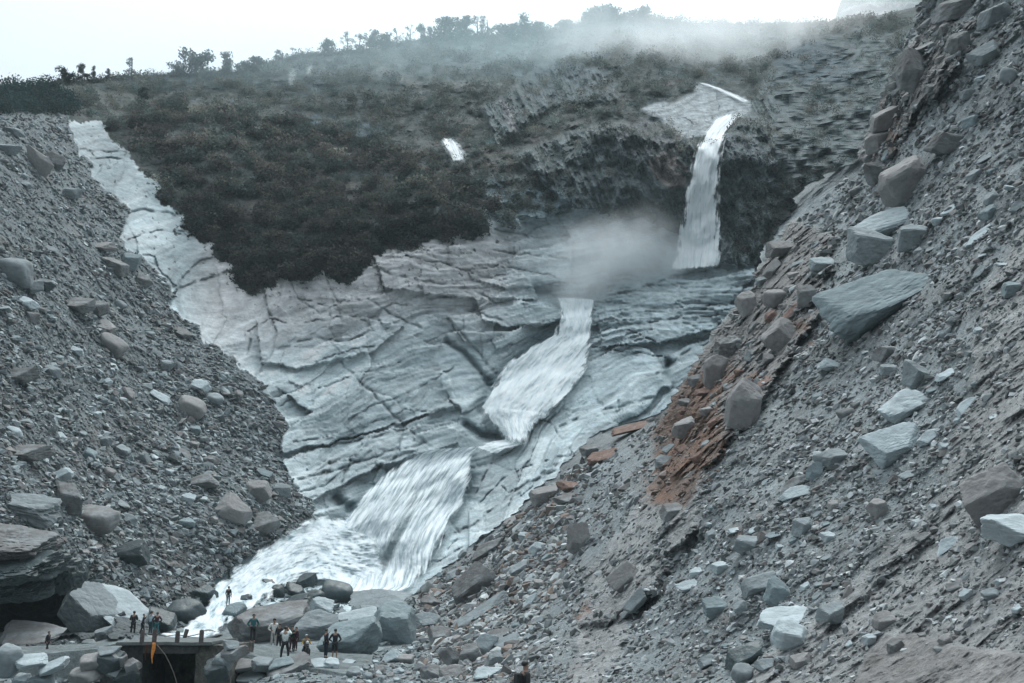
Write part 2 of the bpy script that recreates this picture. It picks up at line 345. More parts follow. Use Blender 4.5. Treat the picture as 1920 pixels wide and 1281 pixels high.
def facets(per, aspect, seed, wob=.25):
    x = (PXA - .25 * PYA) / (per * aspect) + wob * fbm(p2(PXA / per, PYA / per, seed), 3); y = v_ / per + wob * fbm(p2(PXA / per, PYA / per, seed + 5.), 3)
    i, e, ox, oy = voro(x, y, seed); r1 = np.sin(i * 1.37) ; r2 = np.sin(i * 2.11 + 1); r3 = np.sin(i * .77 + 2)
    return r1 * .5 + r2 * ox * .8 + (r3 - .5) * oy * 1.1, np.exp(-(e / .035) ** 2), r3
rough = fbm(P / 3.0, 5, .55)
strata = 1.9 * terrace(95, .05, 1.3) + .95 * terrace(41, .08, 5.1) + .5 * terrace(17, .15, 8.7) + .22 * terrace(8, .3, 2.2)
stre = fbm(p2(PXA / 60, v_ / 6, 3.), 4)
f1, e1, q1 = facets(120, 1.5, 11); f2, e2, q2 = facets(44, 2.1, 23); f3, e3, q3 = facets(17, 2.6, 41)
smo = sst(-.15, .25, fbm(p2(PXA / 150, PYA / 90, 33.), 3))
h_face = .5 * strata + .75 * f1 + .34 * f2 * (.4 + .6 * smo) + .22 * f3 * smo + .20 * rough + 1.6 * fbm(P / 28., 3) + .14 * stre - .08 * e1 - .05 * e2 * smo
h_face = h_face * (1 - .5 * sst(500, 420, PXA) * sst(600, 500, PYA))
crk = np.zeros(PXA.shape)
cwx = PXA + 5 * fbm(p2(PXA / 25, PYA / 25, 6.), 3); cwy = PYA + 7 * fbm(p2(PXA / 25, PYA / 25, 8.), 3)
for i, c in enumerate(CRACKS):
    wdt = 2.2 + 1.5 * math.sin(i * 2.3)
    crk = np.maximum(crk, np.exp(-(dline(cwx, cwy, c) / max(1.1, wdt * .75)) ** 2) * sst(-.45, .25, fbm(p2(PXA / 22, PYA / 22, i * 3.), 2)))
h_face -= .38 * crk
gor = np.zeros(PXA.shape)
for c, wd, dp in GORGES:
    g = np.exp(-(dline(cwx, cwy, c, 60) / wd) ** 2); gor = np.maximum(gor, g); h_face -= dp * g
for pl, am in LEDGES:
    h_face += am * (inpoly(cwx, cwy, pl)).astype(float)
# vegetated hill: ribs and little cliffs
cl = fbm(p2(PXA / 70 + PYA / 200, PYA / 60, 1.), 5, .55, True)
pz_ = P * np.array([1, .45, 1.]); h_hill = 4.2 * fbm(pz_ / 26., 4) + 1.0 * fbm(pz_ / 5., 4) + 3.0 * cl * sst(500, 900, PXA)
CRAG = [(1165,230),(1240,262),(1300,262),(1310,330),(1290,420),(1200,400),(1080,395),(1000,330),(960,290),(1060,250)]
CRAG2 = [(1345,262),(1400,215),(1450,120),(1560,60),(1700,60),(1700,300),(1520,345),(1440,420),(1420,500),(1350,490)]
CRAG3 = [(1020,120),(1150,130),(1160,190),(1040,200),(930,270),(900,200),(960,170)]
crag = np.maximum(np.maximum(inpoly(cwx, cwy, CRAG), inpoly(cwx, cwy, CRAG2)), inpoly(cwx, cwy, CRAG3)).astype(float)
for _ in range(8): crag = (crag + np.roll(crag, 1, 0) + np.roll(crag, -1, 0) + np.roll(crag, 1, 1) + np.roll(crag, -1, 1)) / 5
cs_ = PXA * .93 - PYA * .36; cu_ = PXA * .36 + PYA * .93
crs = fbm(p2(cs_ / 13, cu_ / 60, 4.), 5, .6, True); crb = fbm(p2(cs_ / 55, cu_ / 70, 9.), 4, .55, True)
h_hill = h_hill * (1 - .6 * crag) + crag * (4.2 * crb + 1.7 * crs)
slb = inpoly(cwx, cwy, ROCKS_IN_VEG[0][0]).astype(float)
for _ in range(10): slb = (slb + np.roll(slb, 1, 0) + np.roll(slb, -1, 0) + np.roll(slb, 1, 1) + np.roll(slb, -1, 1)) / 5
h_hill = h_hill * (1 - .8 * slb) + slb * (1.2 + .8 * f2 + .3 * rough)
# scree
h_scr = 1.1 * fbm(P / 14., 3) + .55 * fbm(P / 2.2, 4, .6) + .30 * np.abs(perlin(P / .8)) + 1.0
h_flo = .5 * fbm(P / 6., 3) + .18 * fbm(P / 1.2, 3)
amp_d = np.clip(D / 130, .12, 1.5)
H = np.where(scl, h_scr * np.clip(D / 120, .3, 1.2), np.where(veg, h_hill, h_face * amp_d))
H = np.where(flo, h_flo * np.clip(D / 80, .2, 1), H)
cave = inpoly(PXA, PYA, [(-60,1118),(60,1122),(130,1100),(165,1128),(215,1168),(190,1182),(-60,1182)]).astype(float)
for _ in range(4): cave = (cave + np.roll(cave, 1, 0) + np.roll(cave, -1, 0) + np.roll(cave, 1, 1) + np.roll(cave, -1, 1)) / 5
H = H - 7.5 * cave
# soften the zone seams
k = np.array([1, 2, 1]) / 4.
Hs = H.copy()
for _ in range(2):
    Hs = (np.roll(Hs, 1, 0) + 2 * Hs + np.roll(Hs, -1, 0)) / 4; Hs = (np.roll(Hs, 1, 1) + 2 * Hs + np.roll(Hs, -1, 1)) / 4
seam = np.zeros(H.shape)
zid = scl * 1 + veg * 2 + flo * 4
seam[1:] += zid[1:] != zid[:-1]; seam[:, 1:] += zid[:, 1:] != zid[:, :-1]
H = np.where(seam > 0, Hs, H)
H *= sst(0, .02, np.broadcast_to(np.concatenate([tt, np.ones(13)])[:, None], H.shape)) * .7 + .3
P = push(P, nrm, H)
PA = P
# colours
def lerp(a, b, t): return a + (b - a) * t[..., None]
c_pale = np.array([.57, .64, .66]); c_pink = np.array([.60, .59, .59]); c_blue = np.array([.42, .51, .54])
t1 = sst(-.25, .25, fbm(p2(PXA / 120, v_ / 25, 11.), 4))
col = lerp(np.broadcast_to(c_pale, P.shape), c_blue, t1 * .65)
pinkm = sst(760, 560, PYA + .15 * PXA - 60 + 60 * big) * sst(1050, 900, PXA) * sst(330, 420, PXA) * sst(400, 460, PYA)
col = lerp(col, c_pink, pinkm * .85)
bluem = np.maximum(sst(900, 1150, PXA), sst(930, 1050, PYA)); col = lerp(col, np.array([.36, .44, .47]), bluem * .5)
st2 = fbm(p2(PXA / 70, v_ / 5, 13.), 5, .6)
col = col * (1 + .10 * q1 + .10 * q2 + .06 * q3)[..., None]; col = col * (1 - .2 * e1 * sst(-.2, .3, t1 - .3) - .15 * e2 * smo)[..., None]
col = col * (1 + .5 * st2[..., None]) * (1 + .22 * rough[..., None])
dirt = sst(.12, .5, fbm(p2(PXA / 50, v_ / 12, 15.), 5, .6)); col = lerp(col, np.array([.22, .235, .235]), dirt * .5)
col = lerp(col, np.array([.10, .12, .12]), np.clip(crk, 0, 1) * .5)
col = lerp(col, np.array([.16, .22, .235]), np.clip(gor, 0, 1) * .6)
wet = np.exp(-(dline(PXA, PYA, [(790,860),(700,900),(640,970),(560,1010)], 60) / 16) ** 2); wet = np.maximum(wet, np.exp(-(dline(PXA, PYA, [(885,850),(880,910),(850,980),(800,1060)], 60) / 12) ** 2))
wet = np.maximum(wet, np.exp(-(dline(PXA, PYA, [(1050,600),(930,700),(900,760)], 60) / 12) ** 2)); wet = np.maximum(wet, np.exp(-(dline(PXA, PYA, [(1105,600),(1090,680),(1040,740),(990,790)], 60) / 12) ** 2))
col = lerp(col, np.array([.10, .15, .17]), wet * .65)
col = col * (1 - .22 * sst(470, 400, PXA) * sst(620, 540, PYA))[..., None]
# hill colours
hn = fbm(p2(PXA / 45, PYA / 20, 21.), 5, .6); hn2 = fbm(p2(PXA / 16, PYA / 8, 22.), 4, .6)
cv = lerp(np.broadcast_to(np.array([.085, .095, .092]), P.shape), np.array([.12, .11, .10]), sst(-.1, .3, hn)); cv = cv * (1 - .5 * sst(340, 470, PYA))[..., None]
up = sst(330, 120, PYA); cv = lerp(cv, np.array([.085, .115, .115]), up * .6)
rockm = sst(.18, .30, fbm(p2(PXA / 55, (PYA + .1 * PXA) / 16, 23.), 5, .6)) * sst(560, 700, PXA + 1.2 * (500 - PYA)) * .9
cv = lerp(cv, np.array([.14, .18, .195]), rockm)
mead = np.exp(-((PYA - (205 - .01 * PXA)) / 10) ** 2) * sst(500, 420, PXA) * sst(130, 200, PXA); mead = np.maximum(mead, np.exp(-((PYA - 180) / 8) ** 2) * sst(520, 450, PXA) * .5)
cv = lerp(cv, np.array([.16, .155, .135]), mead * .8)
for k2, pth in enumerate([[(935,295),(1000,260),(1080,230),(1160,190),(1230,165),(1290,140)], [(700,120),(780,160),(840,190)], [(860,160),(960,160),(1020,180)]]):
    cv = lerp(cv, np.array([.17, .165, .16]), np.exp(-(dline(cwx, cwy, pth, 40) / 7) ** 2) * .7)
cv = lerp(cv, np.array([.10, .125, .13]) * (1 + .5 * crs[..., None]), crag * sst(-.35, .15, crs + .5 * hn) * .8)
for ri, (pl, cc) in enumerate(ROCKS_IN_VEG):
    m = inpoly(cwx + (8 if ri else 16) * hn, cwy + (10 if ri else 14) * hn2, pl).astype(float)
    for _ in range(2): m = (m + np.roll(m, 1, 0) + np.roll(m, -1, 0) + np.roll(m, 1, 1) + np.roll(m, -1, 1)) / 5
    cv = lerp(cv, np.array(cc), m * (.55 + .45 * sst(-.25, .15, st2) if ri == 0 else 1 if max(cc) > .3 else sst(-.3, .25, hn2 + .3)))
cv = cv * (1 + .7 * hn2[..., None])
hole = sst(.34, .4, fbm(p2(PXA / 14, PYA / 10, 31.), 3)) * sst(620, 480, PYA) * sst(1080, 900, PXA); col = lerp(col, np.array([.06, .065, .06]), hole)
# scree colours
sn = fbm(P / 6., 4); cs = np.array([.150, .175, .183]) * (1 + .45 * sn[..., None])
bm_ = sst(.1, .4, fbm(P / 9. + 40, 4)); cs = lerp(cs, np.array([.15, .135, .125]), bm_ * .5)
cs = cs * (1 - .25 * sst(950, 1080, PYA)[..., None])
cf = np.broadcast_to(np.array([.20, .235, .245]), P.shape) * (1 + .4 * fbm(P / 1.5, 4)[..., None])
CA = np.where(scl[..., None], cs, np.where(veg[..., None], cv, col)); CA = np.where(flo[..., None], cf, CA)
CA = np.clip(CA, .02, .72)
# zone of each quad, then three ground objects on one shared surface; rows going back over the ridge
def back_rows(P, n, step, drop):
    out = []; top = P[0]
    for i in range(1, n + 1):
        q = top.copy(); s = step * i ** 1.6; q[:, 1] += s; q[:, 0] += .0 * s; q[:, 2] -= drop * s * (.4 + .6 * i / n); out.append(q)
    return np.stack(out[::-1])
BR = back_rows(P, 6, 7., .55)
PF = np.concatenate([BR, P]); CF = np.concatenate([np.repeat(CA[:1], 6, 0), CA])
nr, nc = PF.shape[:2]; Fq = gridfaces(nr, nc)
zf = np.concatenate([np.full((6, nc), 2), np.where(flo, 4, np.where(scl, 1, np.where(veg, 2, 0)))])
zq = zf.ravel()[Fq[:, 0]]
def sub(name, z, m, label, cat):
    fq = Fq[zq == z]; u, inv = np.unique(fq, return_inverse=True)
    o = mesh(name, PF.reshape(-1, 3)[u], inv.reshape(-1, 4), m, smooth=(z in (0,)), cols=CF.reshape(-1, 3)[u])
    return tag(o, label, cat, kind='structure')
sub('rock_face', 0, M_FACE, 'pale blue grey layered bedrock face the waterfall runs over', 'rock face')
sub('scree_slope', 1, M_SCREE, 'grey loose rubble slope falling from the upper left', 'scree slope')
sub('hillside', 2, M_HILL, 'dark scrub covered hillside below the skyline', 'hillside')
sub('ground', 4, M_SCREE, 'grey gravel valley floor along the stream bed', 'ground')
def gridD(px, py):
    """depth and normal of surface A at a parameter position (nearest grid vertex)"""
    c = np.clip(np.searchsorted(xs, px), 1, len(xs) - 1); s0 = skyline(px)
    r = np.clip(((py - s0) / (1290 - s0) * 559).astype(int), 1, 571)
    r = np.where(py > 1290, np.clip(559 + ((py - 1290) / 230 * 13).astype(int), 1, 571), r)
    return r, c
nA = normals(PA)
def bil(G_, r, c):
    r0 = np.clip(np.floor(r).astype(int), 0, G_.shape[0] - 2); c0 = np.clip(np.floor(c).astype(int), 0, G_.shape[1] - 2); a = r - r0; b = c - c0
    return (G_[r0, c0] * (1 - a) + G_[r0 + 1, c0] * a) * (1 - b) + (G_[r0, c0 + 1] * (1 - a) + G_[r0 + 1, c0 + 1] * a) * b
DA = (PA - np.array([0, 0, CAMZ])) @ np.array([0, cP, sP])
def surfA(px, py):
    px = np.atleast_1d(np.asarray(px, float)); py = np.atleast_1d(np.asarray(py, float))
    r, c = gridD(px, py); s0 = skyline(px)
    cf = np.interp(px, xs, np.arange(len(xs))); rf = np.clip(np.where(py <= 1290, (py - s0) / (1290 - s0) * 559, 559 + (py - 1290) / 230 * 13), 1, 571)
    d = bil(DA, rf, cf)
    return unproj(px, py, d), nA[r, c], d

# ------------------------------------------------------------------ terrain C : near landslide slope on the right
C_PTS = [(1730,0,86),(1900,0,70),(2200,0,50),(1640,200,92),(1600,300,94),(1480,430,92),(1420,500,93),(1330,640,90),(1250,780,92),(1100,830,108),(960,960,104),(850,1060,100),(800,1090,96),
 (790,1160,80),(820,1240,52),(820,1281,41),(700,1500,15),(1000,1281,37),(1000,1180,50),(1000,1100,64),(1000,1020,80),(1150,1281,33),(1150,1100,48),(1150,950,66),(1300,1281,29),(1300,1100,37),(1300,900,50),(1300,780,66),
 (1500,1281,25),(1500,1100,31),(1500,900,40),(1500,700,54),(1500,560,68),(1700,1281,21),(1700,1100,26),(1700,900,33),(1700,600,47),(1700,300,70),(1700,150,80),(1900,1281,17),(1900,900,26),(1900,600,36),(1900,300,52),
 (2200,1281,12),(2200,900,18),(2200,600,26),(2200,300,38),(1300,1500,15),(2200,1500,8),(1900,-200,76),(2200,-200,60),(1760,-150,92)]
rbfC = RBF(C_PTS, 50)
SX = [(1775,-200),(1745,-40),(1730,0),(1705,60),(1688,110),(1655,160),(1640,205),(1622,250),(1598,305),(1540,330),(1505,355),(1475,405),(1450,440),(1425,480),(1415,530),(1380,575),(1345,612),(1318,650),(1292,700),(1262,745),(1235,775),(1150,800),(1100,822),(1075,850),(1050,885),(1000,925),(960,962),(905,1005),(860,1045),(815,1080),(780,1110),(775,1160),(790,1240),(790,1290),(700,1400),(600,1520)]
def silC(y):
    a = np.array(SX, float); y = np.asarray(y, float); q = p2(y / 22, 3.3, 1.) 
    return np.interp(y, a[:, 1], a[:, 0]) + 24 * fbm(q, 5, .62) + 5 * perlin(p2(y / 5, 7.7, 2.))
yC = np.concatenate([np.linspace(-200, -5, 24)[:-1], np.linspace(-5, 1290, 600), np.linspace(1296, 1520, 18)])
sxC = silC(yC)
uu = np.linspace(0, 1, 560); uu = uu ** 1.0
XR = 2000 + np.clip((yC - 0) * .0, 0, 0)
main = sxC[:, None] + (1960 - sxC[:, None]) * uu[None]
marg = 1960 + (2200 - 1960) * np.linspace(0, 1, 22)[1:][None] + 0 * sxC[:, None]
PXC = np.concatenate([main, marg], 1); PYC = np.broadcast_to(yC[:, None], PXC.shape).copy()
DC = rbfC(PXC, PYC); P = unproj(PXC, PYC, DC); nC = normals(P)
# gullies run down-slope (lower left), ribs of compact earth between
al = (PXC * .72 - PYC * -.69); ac = (PXC * .69 + PYC * .72) ; ac = PYC * .78 + PXC * .62
gul = fbm(p2(ac / 60, (PXC * .78 - PYC * .62) / 260, 1.), 4, .5)
lump = fbm(P / 7., 4)
fine = fbm(P / 1.3, 5, .6)
ang = np.abs(perlin(P / .55)) + .6 * np.abs(perlin(P / .27 + 9))
edge = sst(140, 0, PXC - sxC[:, None]) * sst(980, 700, PYC) * sst(250, 420, PYC)
CLIFF = [(1480,420),(1420,500),(1330,640),(1250,780),(1240,900),(1330,880),(1420,760),(1500,640),(1560,520),(1560,440)]
wx = PXC + 26 * fbm(p2(PXC / 50, PYC / 50, 3.), 4); wy = PYC + 26 * fbm(p2(PXC / 50, PYC / 50, 9.), 4)
clf = inpoly(wx, wy, CLIFF).astype(float)
RIB1 = [(1745,30),(1690,110),(1640,220),(1600,310),(1660,300),(1720,210),(1790,120),(1830,40)]
rib = inpoly(wx, wy, RIB1).astype(float)
EARTH = [(1060,1281),(1100,1080),(1230,900),(1330,880),(1300,1000),(1200,1120),(1140,1281)]
E2 = [(1380,1281),(1560,1120),(1750,960),(1800,800),(1850,520),(1920,430),(2200,300),(2200,1500),(1300,1500)]
ear = np.maximum(inpoly(wx, wy, EARTH), inpoly(wx, wy, E2)).astype(float)
def terr_like(P):
    q = P[..., 2] * 1.6 + P[..., 0] * .5 + .6 * fbm(P / 1.5, 3); return -(q - np.floor(q))
def blur(m, n):
    for _ in range(n): m = (m + np.roll(m, 1, 0) + np.roll(m, -1, 0) + np.roll(m, 1, 1) + np.roll(m, -1, 1)) / 5
    return m
clf_s = blur(clf, 6); rib_s = blur(rib, 6); ear_s = blur(ear, 8)
sD = DC / 50.
blk = fbm(P / 3.2, 5, .55, True)
H = sD * (1.5 * gul + .9 * lump) + .13 * fine * np.clip(DC / 40, .5, 1.6) + .05 * ang * np.clip(DC / 40, .4, 1.5)
H += (clf_s + rib_s) * (.9 + 1.3 * blk + .4 * fine)
H += ear_s * (.5 + .5 * fbm(p2(ac / 22, (PXC * .78 - PYC * .62) / 90, 7.), 4, .55, True)) * sD
OUT = [(1600,1300),(1625,1225),(1655,1195),(1720,1188),(1790,1212),(1860,1222),(1960,1232),(2200,1240),(2200,1520),(1500,1520)]
out = inpoly(PXC + .5 * (wx - PXC), PYC + .4 * (wy - PYC), OUT).astype(float); out = blur(out, 5)
H = H * (1 - out) + out * (.75 + .75 * fbm(P / 2.4, 5, .6) + .10 * fine)
for c, wd, dp in [([(1320,1010),(1260,1080),(1190,1160),(1090,1190)],12,.9), ([(1900,440),(1830,530),(1780,640)],12,.5), ([(1230,790),(1130,815)],6,.7), ([(1760,1000),(1690,1080),(1560,1180)],14,.5),([(1380,870),(1290,960),(1210,1060)],12,.6)]:
    H -= dp * np.exp(-(dline(wx, wy, c, 60) / wd) ** 2)
P = push(P, nC, H, 1.5)
PC_ = P; nC = normals(P)
c0 = np.array([.235, .27, .28]); col = np.broadcast_to(c0, P.shape)
col = lerp(col, np.array([.18, .178, .176]), sst(-.2, .3, gul) * .35)
col = lerp(col, np.array([.295, .30, .302]), ear_s * .8)
col = lerp(col, np.array([.205, .195, .188]), np.clip(clf_s + rib_s, 0, 1) * .85)
col = lerp(col, np.array([.25, .245, .24]), out * .9)
rustm = np.zeros(PXC.shape)
RUSTP = [(1232,790),(1290,700),(1345,680),(1350,760),(1345,800),(1375,830),(1330,880),(1270,960),(1225,940)]
rf = blur(inpoly(wx, wy, RUSTP).astype(float), 5); col = lerp(col, np.array([.165, .115, .092]), rf * .85)
for (cx, cy, rx, ry) in [(1290,800,75,46),(1265,860,55,66),(1235,905,40,40),(1320,720,34,50),(1370,700,26,28),(1420,710,22,16),(1310,880,30,25),(1490,610,26,16),(1255,925,30,12),(1665,230,26,60),(1100,1140,14,16),(1085,1160,12,10),(1130,1215,8,8),(1520,640,18,20),(1380,1000,12,20)]:
    rustm = np.maximum(rustm, np.exp(-(((wx - cx) / rx) ** 2 + ((wy - cy) / ry) ** 2)) * sst(-.25, .25, fine + lump))
col = lerp(col, np.array([.19, .11, .075]), np.clip(rustm * 1.2, 0, 1) * .75)
col = lerp(col, np.array([.10, .085, .08]), sst(.2, .6, -fine) * .4)
col = col * (1 + .35 * lump[..., None]) * (1 + .35 * fine[..., None])
CC = np.clip(col, .02, .5)
# the slope turns away behind its left edge
bk = []
lead = np.stack([np.gradient(sxC) * 0 - 1, 0 * sxC], -1)
for i in range(1, 9):
    q = P[:, 0].copy(); s = 1.3 * i ** 1.6 * np.clip(DC[:, 0] / 60, .2, 1.6); q += dirs(sxC, yC) * s[:, None]; q[:, 2] -= s * .55; q[:, 0] += s * .25; bk.append(q)
bk = np.stack(bk[::-1], 1)
mg = []
for i in range(1, 16):
    q = P[:, -1].copy(); s = .8 * i ** 1.7; q[:, 0] += s; q[:, 2] += s * .62; q += (.25 * i ** .6 * fbm(q / 4., 4))[:, None] * np.array([-.5, 0, .8]); mg.append(q)
mg = np.stack(mg, 1); PMG = mg
PFc = np.concatenate([bk, P, mg], 1); CFc = np.concatenate([np.repeat(CC[:, :1], 8, 1), CC, np.repeat(CC[:, -1:], 15, 1)], 1)
o = mesh('landslide_slope', PFc.reshape(-1, 3), gridfaces(*PFc.shape[:2]), M_RIGHT, smooth=False, cols=CFc.reshape(-1, 3))
tag(o, 'steep brown grey landslide slope of earth and rubble on the right', 'landslide slope', kind='structure')
DCg = (PC_ - np.array([0, 0, CAMZ])) @ np.array([0, cP, sP])
def surfC(px, py):
    px = np.atleast_1d(np.asarray(px, float)); py = np.atleast_1d(np.asarray(py, float))
    r = np.clip(np.searchsorted(yC, py), 1, len(yC) - 1); s = silC(py)
    cfr = np.where(px < 1960, (px - s) / (1960 - s) * 559, 559 + (px - 1960) / 240 * 21); c = np.clip(cfr.astype(int), 1, 579)
    d = bil(DCg, np.interp(py, yC, np.arange(len(yC))), np.clip(cfr, 0, 579))
    return unproj(px, py, d), nC[r, c], d
def onC(px, py): return px > silC(py)
def surf(px, py):
    """(point, normal, depth) of whichever ground is in front"""
    return surfC(px, py) if onC(px, py) else surfA(px, py)

# ------------------------------------------------------------------ rocks
def ico(level):
    bm = bmesh.new(); bmesh.ops.create_icosphere(bm, subdivisions=level, radius=1)
    v = np.array([x.co[:] for x in bm.verts]); f = np.array([[a.index for a in q.verts] for q in bm.faces]); bm.free()
    return v / np.linalg.norm(v, axis=1)[:, None], f
ICO = {k: ico(k) for k in (1, 2, 3, 4, 5)}
def rock_shape(seed, level, kind='block', noise=.04, strat=.0):
    r = np.random.default_rng(seed); v, f = ICO[level]
    pl = []; sb = kind in ('slab', 'shard'); top = np.array([r.uniform(-.25, .25), r.uniform(-1.0, -.6) if sb else r.uniform(-.6, -.15), 1.]); pl.append((top, .6 if sb else .74))
    pl.append((np.array([r.uniform(-.3, .3), -1, r.uniform(-1.1, -.6) if sb else r.uniform(-.5, .0)]), .72))
    pl.append((np.array([r.uniform(.7, 1), r.uniform(-.6, .3), r.uniform(-.3, .3)]), .8))
    pl.append((np.array([-r.uniform(.7, 1), r.uniform(-.6, .3), r.uniform(-.3, .3)]), .8))
    pl.append((np.array([0, .3, -1.]), .8)); pl.append((np.array([0, 1, .2]), .8))
    for _ in range({'block': 11, 'slab': 10, 'round': 18, 'shard': 8}[kind]):
        n = r.normal(size=3); pl.append((n, r.uniform(.82, 1.12)))
    N_ = np.array([a / np.linalg.norm(a) for a, b in pl]); d = np.array([b for a, b in pl])
    q = np.maximum(v @ N_.T, 0) / d; pw = {'block': 48, 'slab': 48, 'round': 11, 'shard': 30}[kind]
    rad = (q ** pw).sum(1) ** (-1 / pw)
    p = v * rad[:, None]
    p = p + v * (noise * fbm(p * 2.2 + seed * 3.1, 5, .6) - (.18 * noise) * np.exp(-(perlin(p * 1.3 + seed * 1.3) / .07) ** 2))[:, None]
    if strat:
        s = p[:, 2] * 13 + .8 * perlin(p * 2 + seed); p = p + v * (strat * np.where((s - np.floor(s)) < .25, -1, .2) * (1 - sst(.3, .6, np.abs(v[:, 2]))))[:, None]
    mn, mx = p.min(0), p.max(0); p = (p - (mn + mx) / 2) / ((mx - mn) / 2)
    return p, f
Rv = np.array([[1, 0, 0], [0, cP, sP], [0, -sP, cP]])        # rows: right, forward, up of the outlook
def frame(rot):
    a = math.radians(rot); R = Rv[0] * math.cos(a) + Rv[2] * math.sin(a); U = -Rv[0] * math.sin(a) + Rv[2] * math.cos(a)
    return R, Rv[1], U
LAND = []
SEED = [100]
def boulder(px, py, wp_, hp_, rot, kind, m, label, depth=.8, sink=.25, D=None, level=None, strat=0., group=None, name='boulder', cat='boulder', noise=.10, seed=None, short=None, yaw=None):
    """a rock of w x h (as seen from the valley) resting on the ground in front of it"""
    if D is None:
        _, _, d = surf(px, min(py + hp_ * .3, 1500)); D = float(d[0]) 
    k = D / F; a, c = wp_ / 2 * k, hp_ / 2 * k; b = a * depth
    SEED[0] += 1; sd_ = seed if seed is not None else SEED[0]
    if level is None: level = 5 if wp_ > 110 else 4 if wp_ > 24 else 3
    p, f = rock_shape(sd_, level, kind, noise, strat)
    R, Fw, U = frame(rot)
    yw = math.radians(yaw if yaw is not None else random.uniform(-18, 18))
    D2 = D - b * sink * (.2 if onC(px, py) else .6)
    cpt = unproj(px, py, D2)
    X = R * math.cos(yw) + Fw * math.sin(yw); Yv = -R * math.sin(yw) + Fw * math.cos(yw)
    w_ = p[:, :1] * a * X + p[:, 1:2] * b * Yv + p[:, 2:] * c * U
    o = mesh(name, w_ + cpt, f, BM[m] if isinstance(m, str) else m, smooth=(kind == 'round'), loc=cpt)
    tag(o, label, cat, group or ('boulders on the right slope' if onC(px, py) else 'boulders of the valley'))
    if short: LAND.append((px, py, short))
    return o
RS = 'rocks on the right slope'; LS = 'rocks in the left scree'; VF = 'boulders around the bridge and stream'
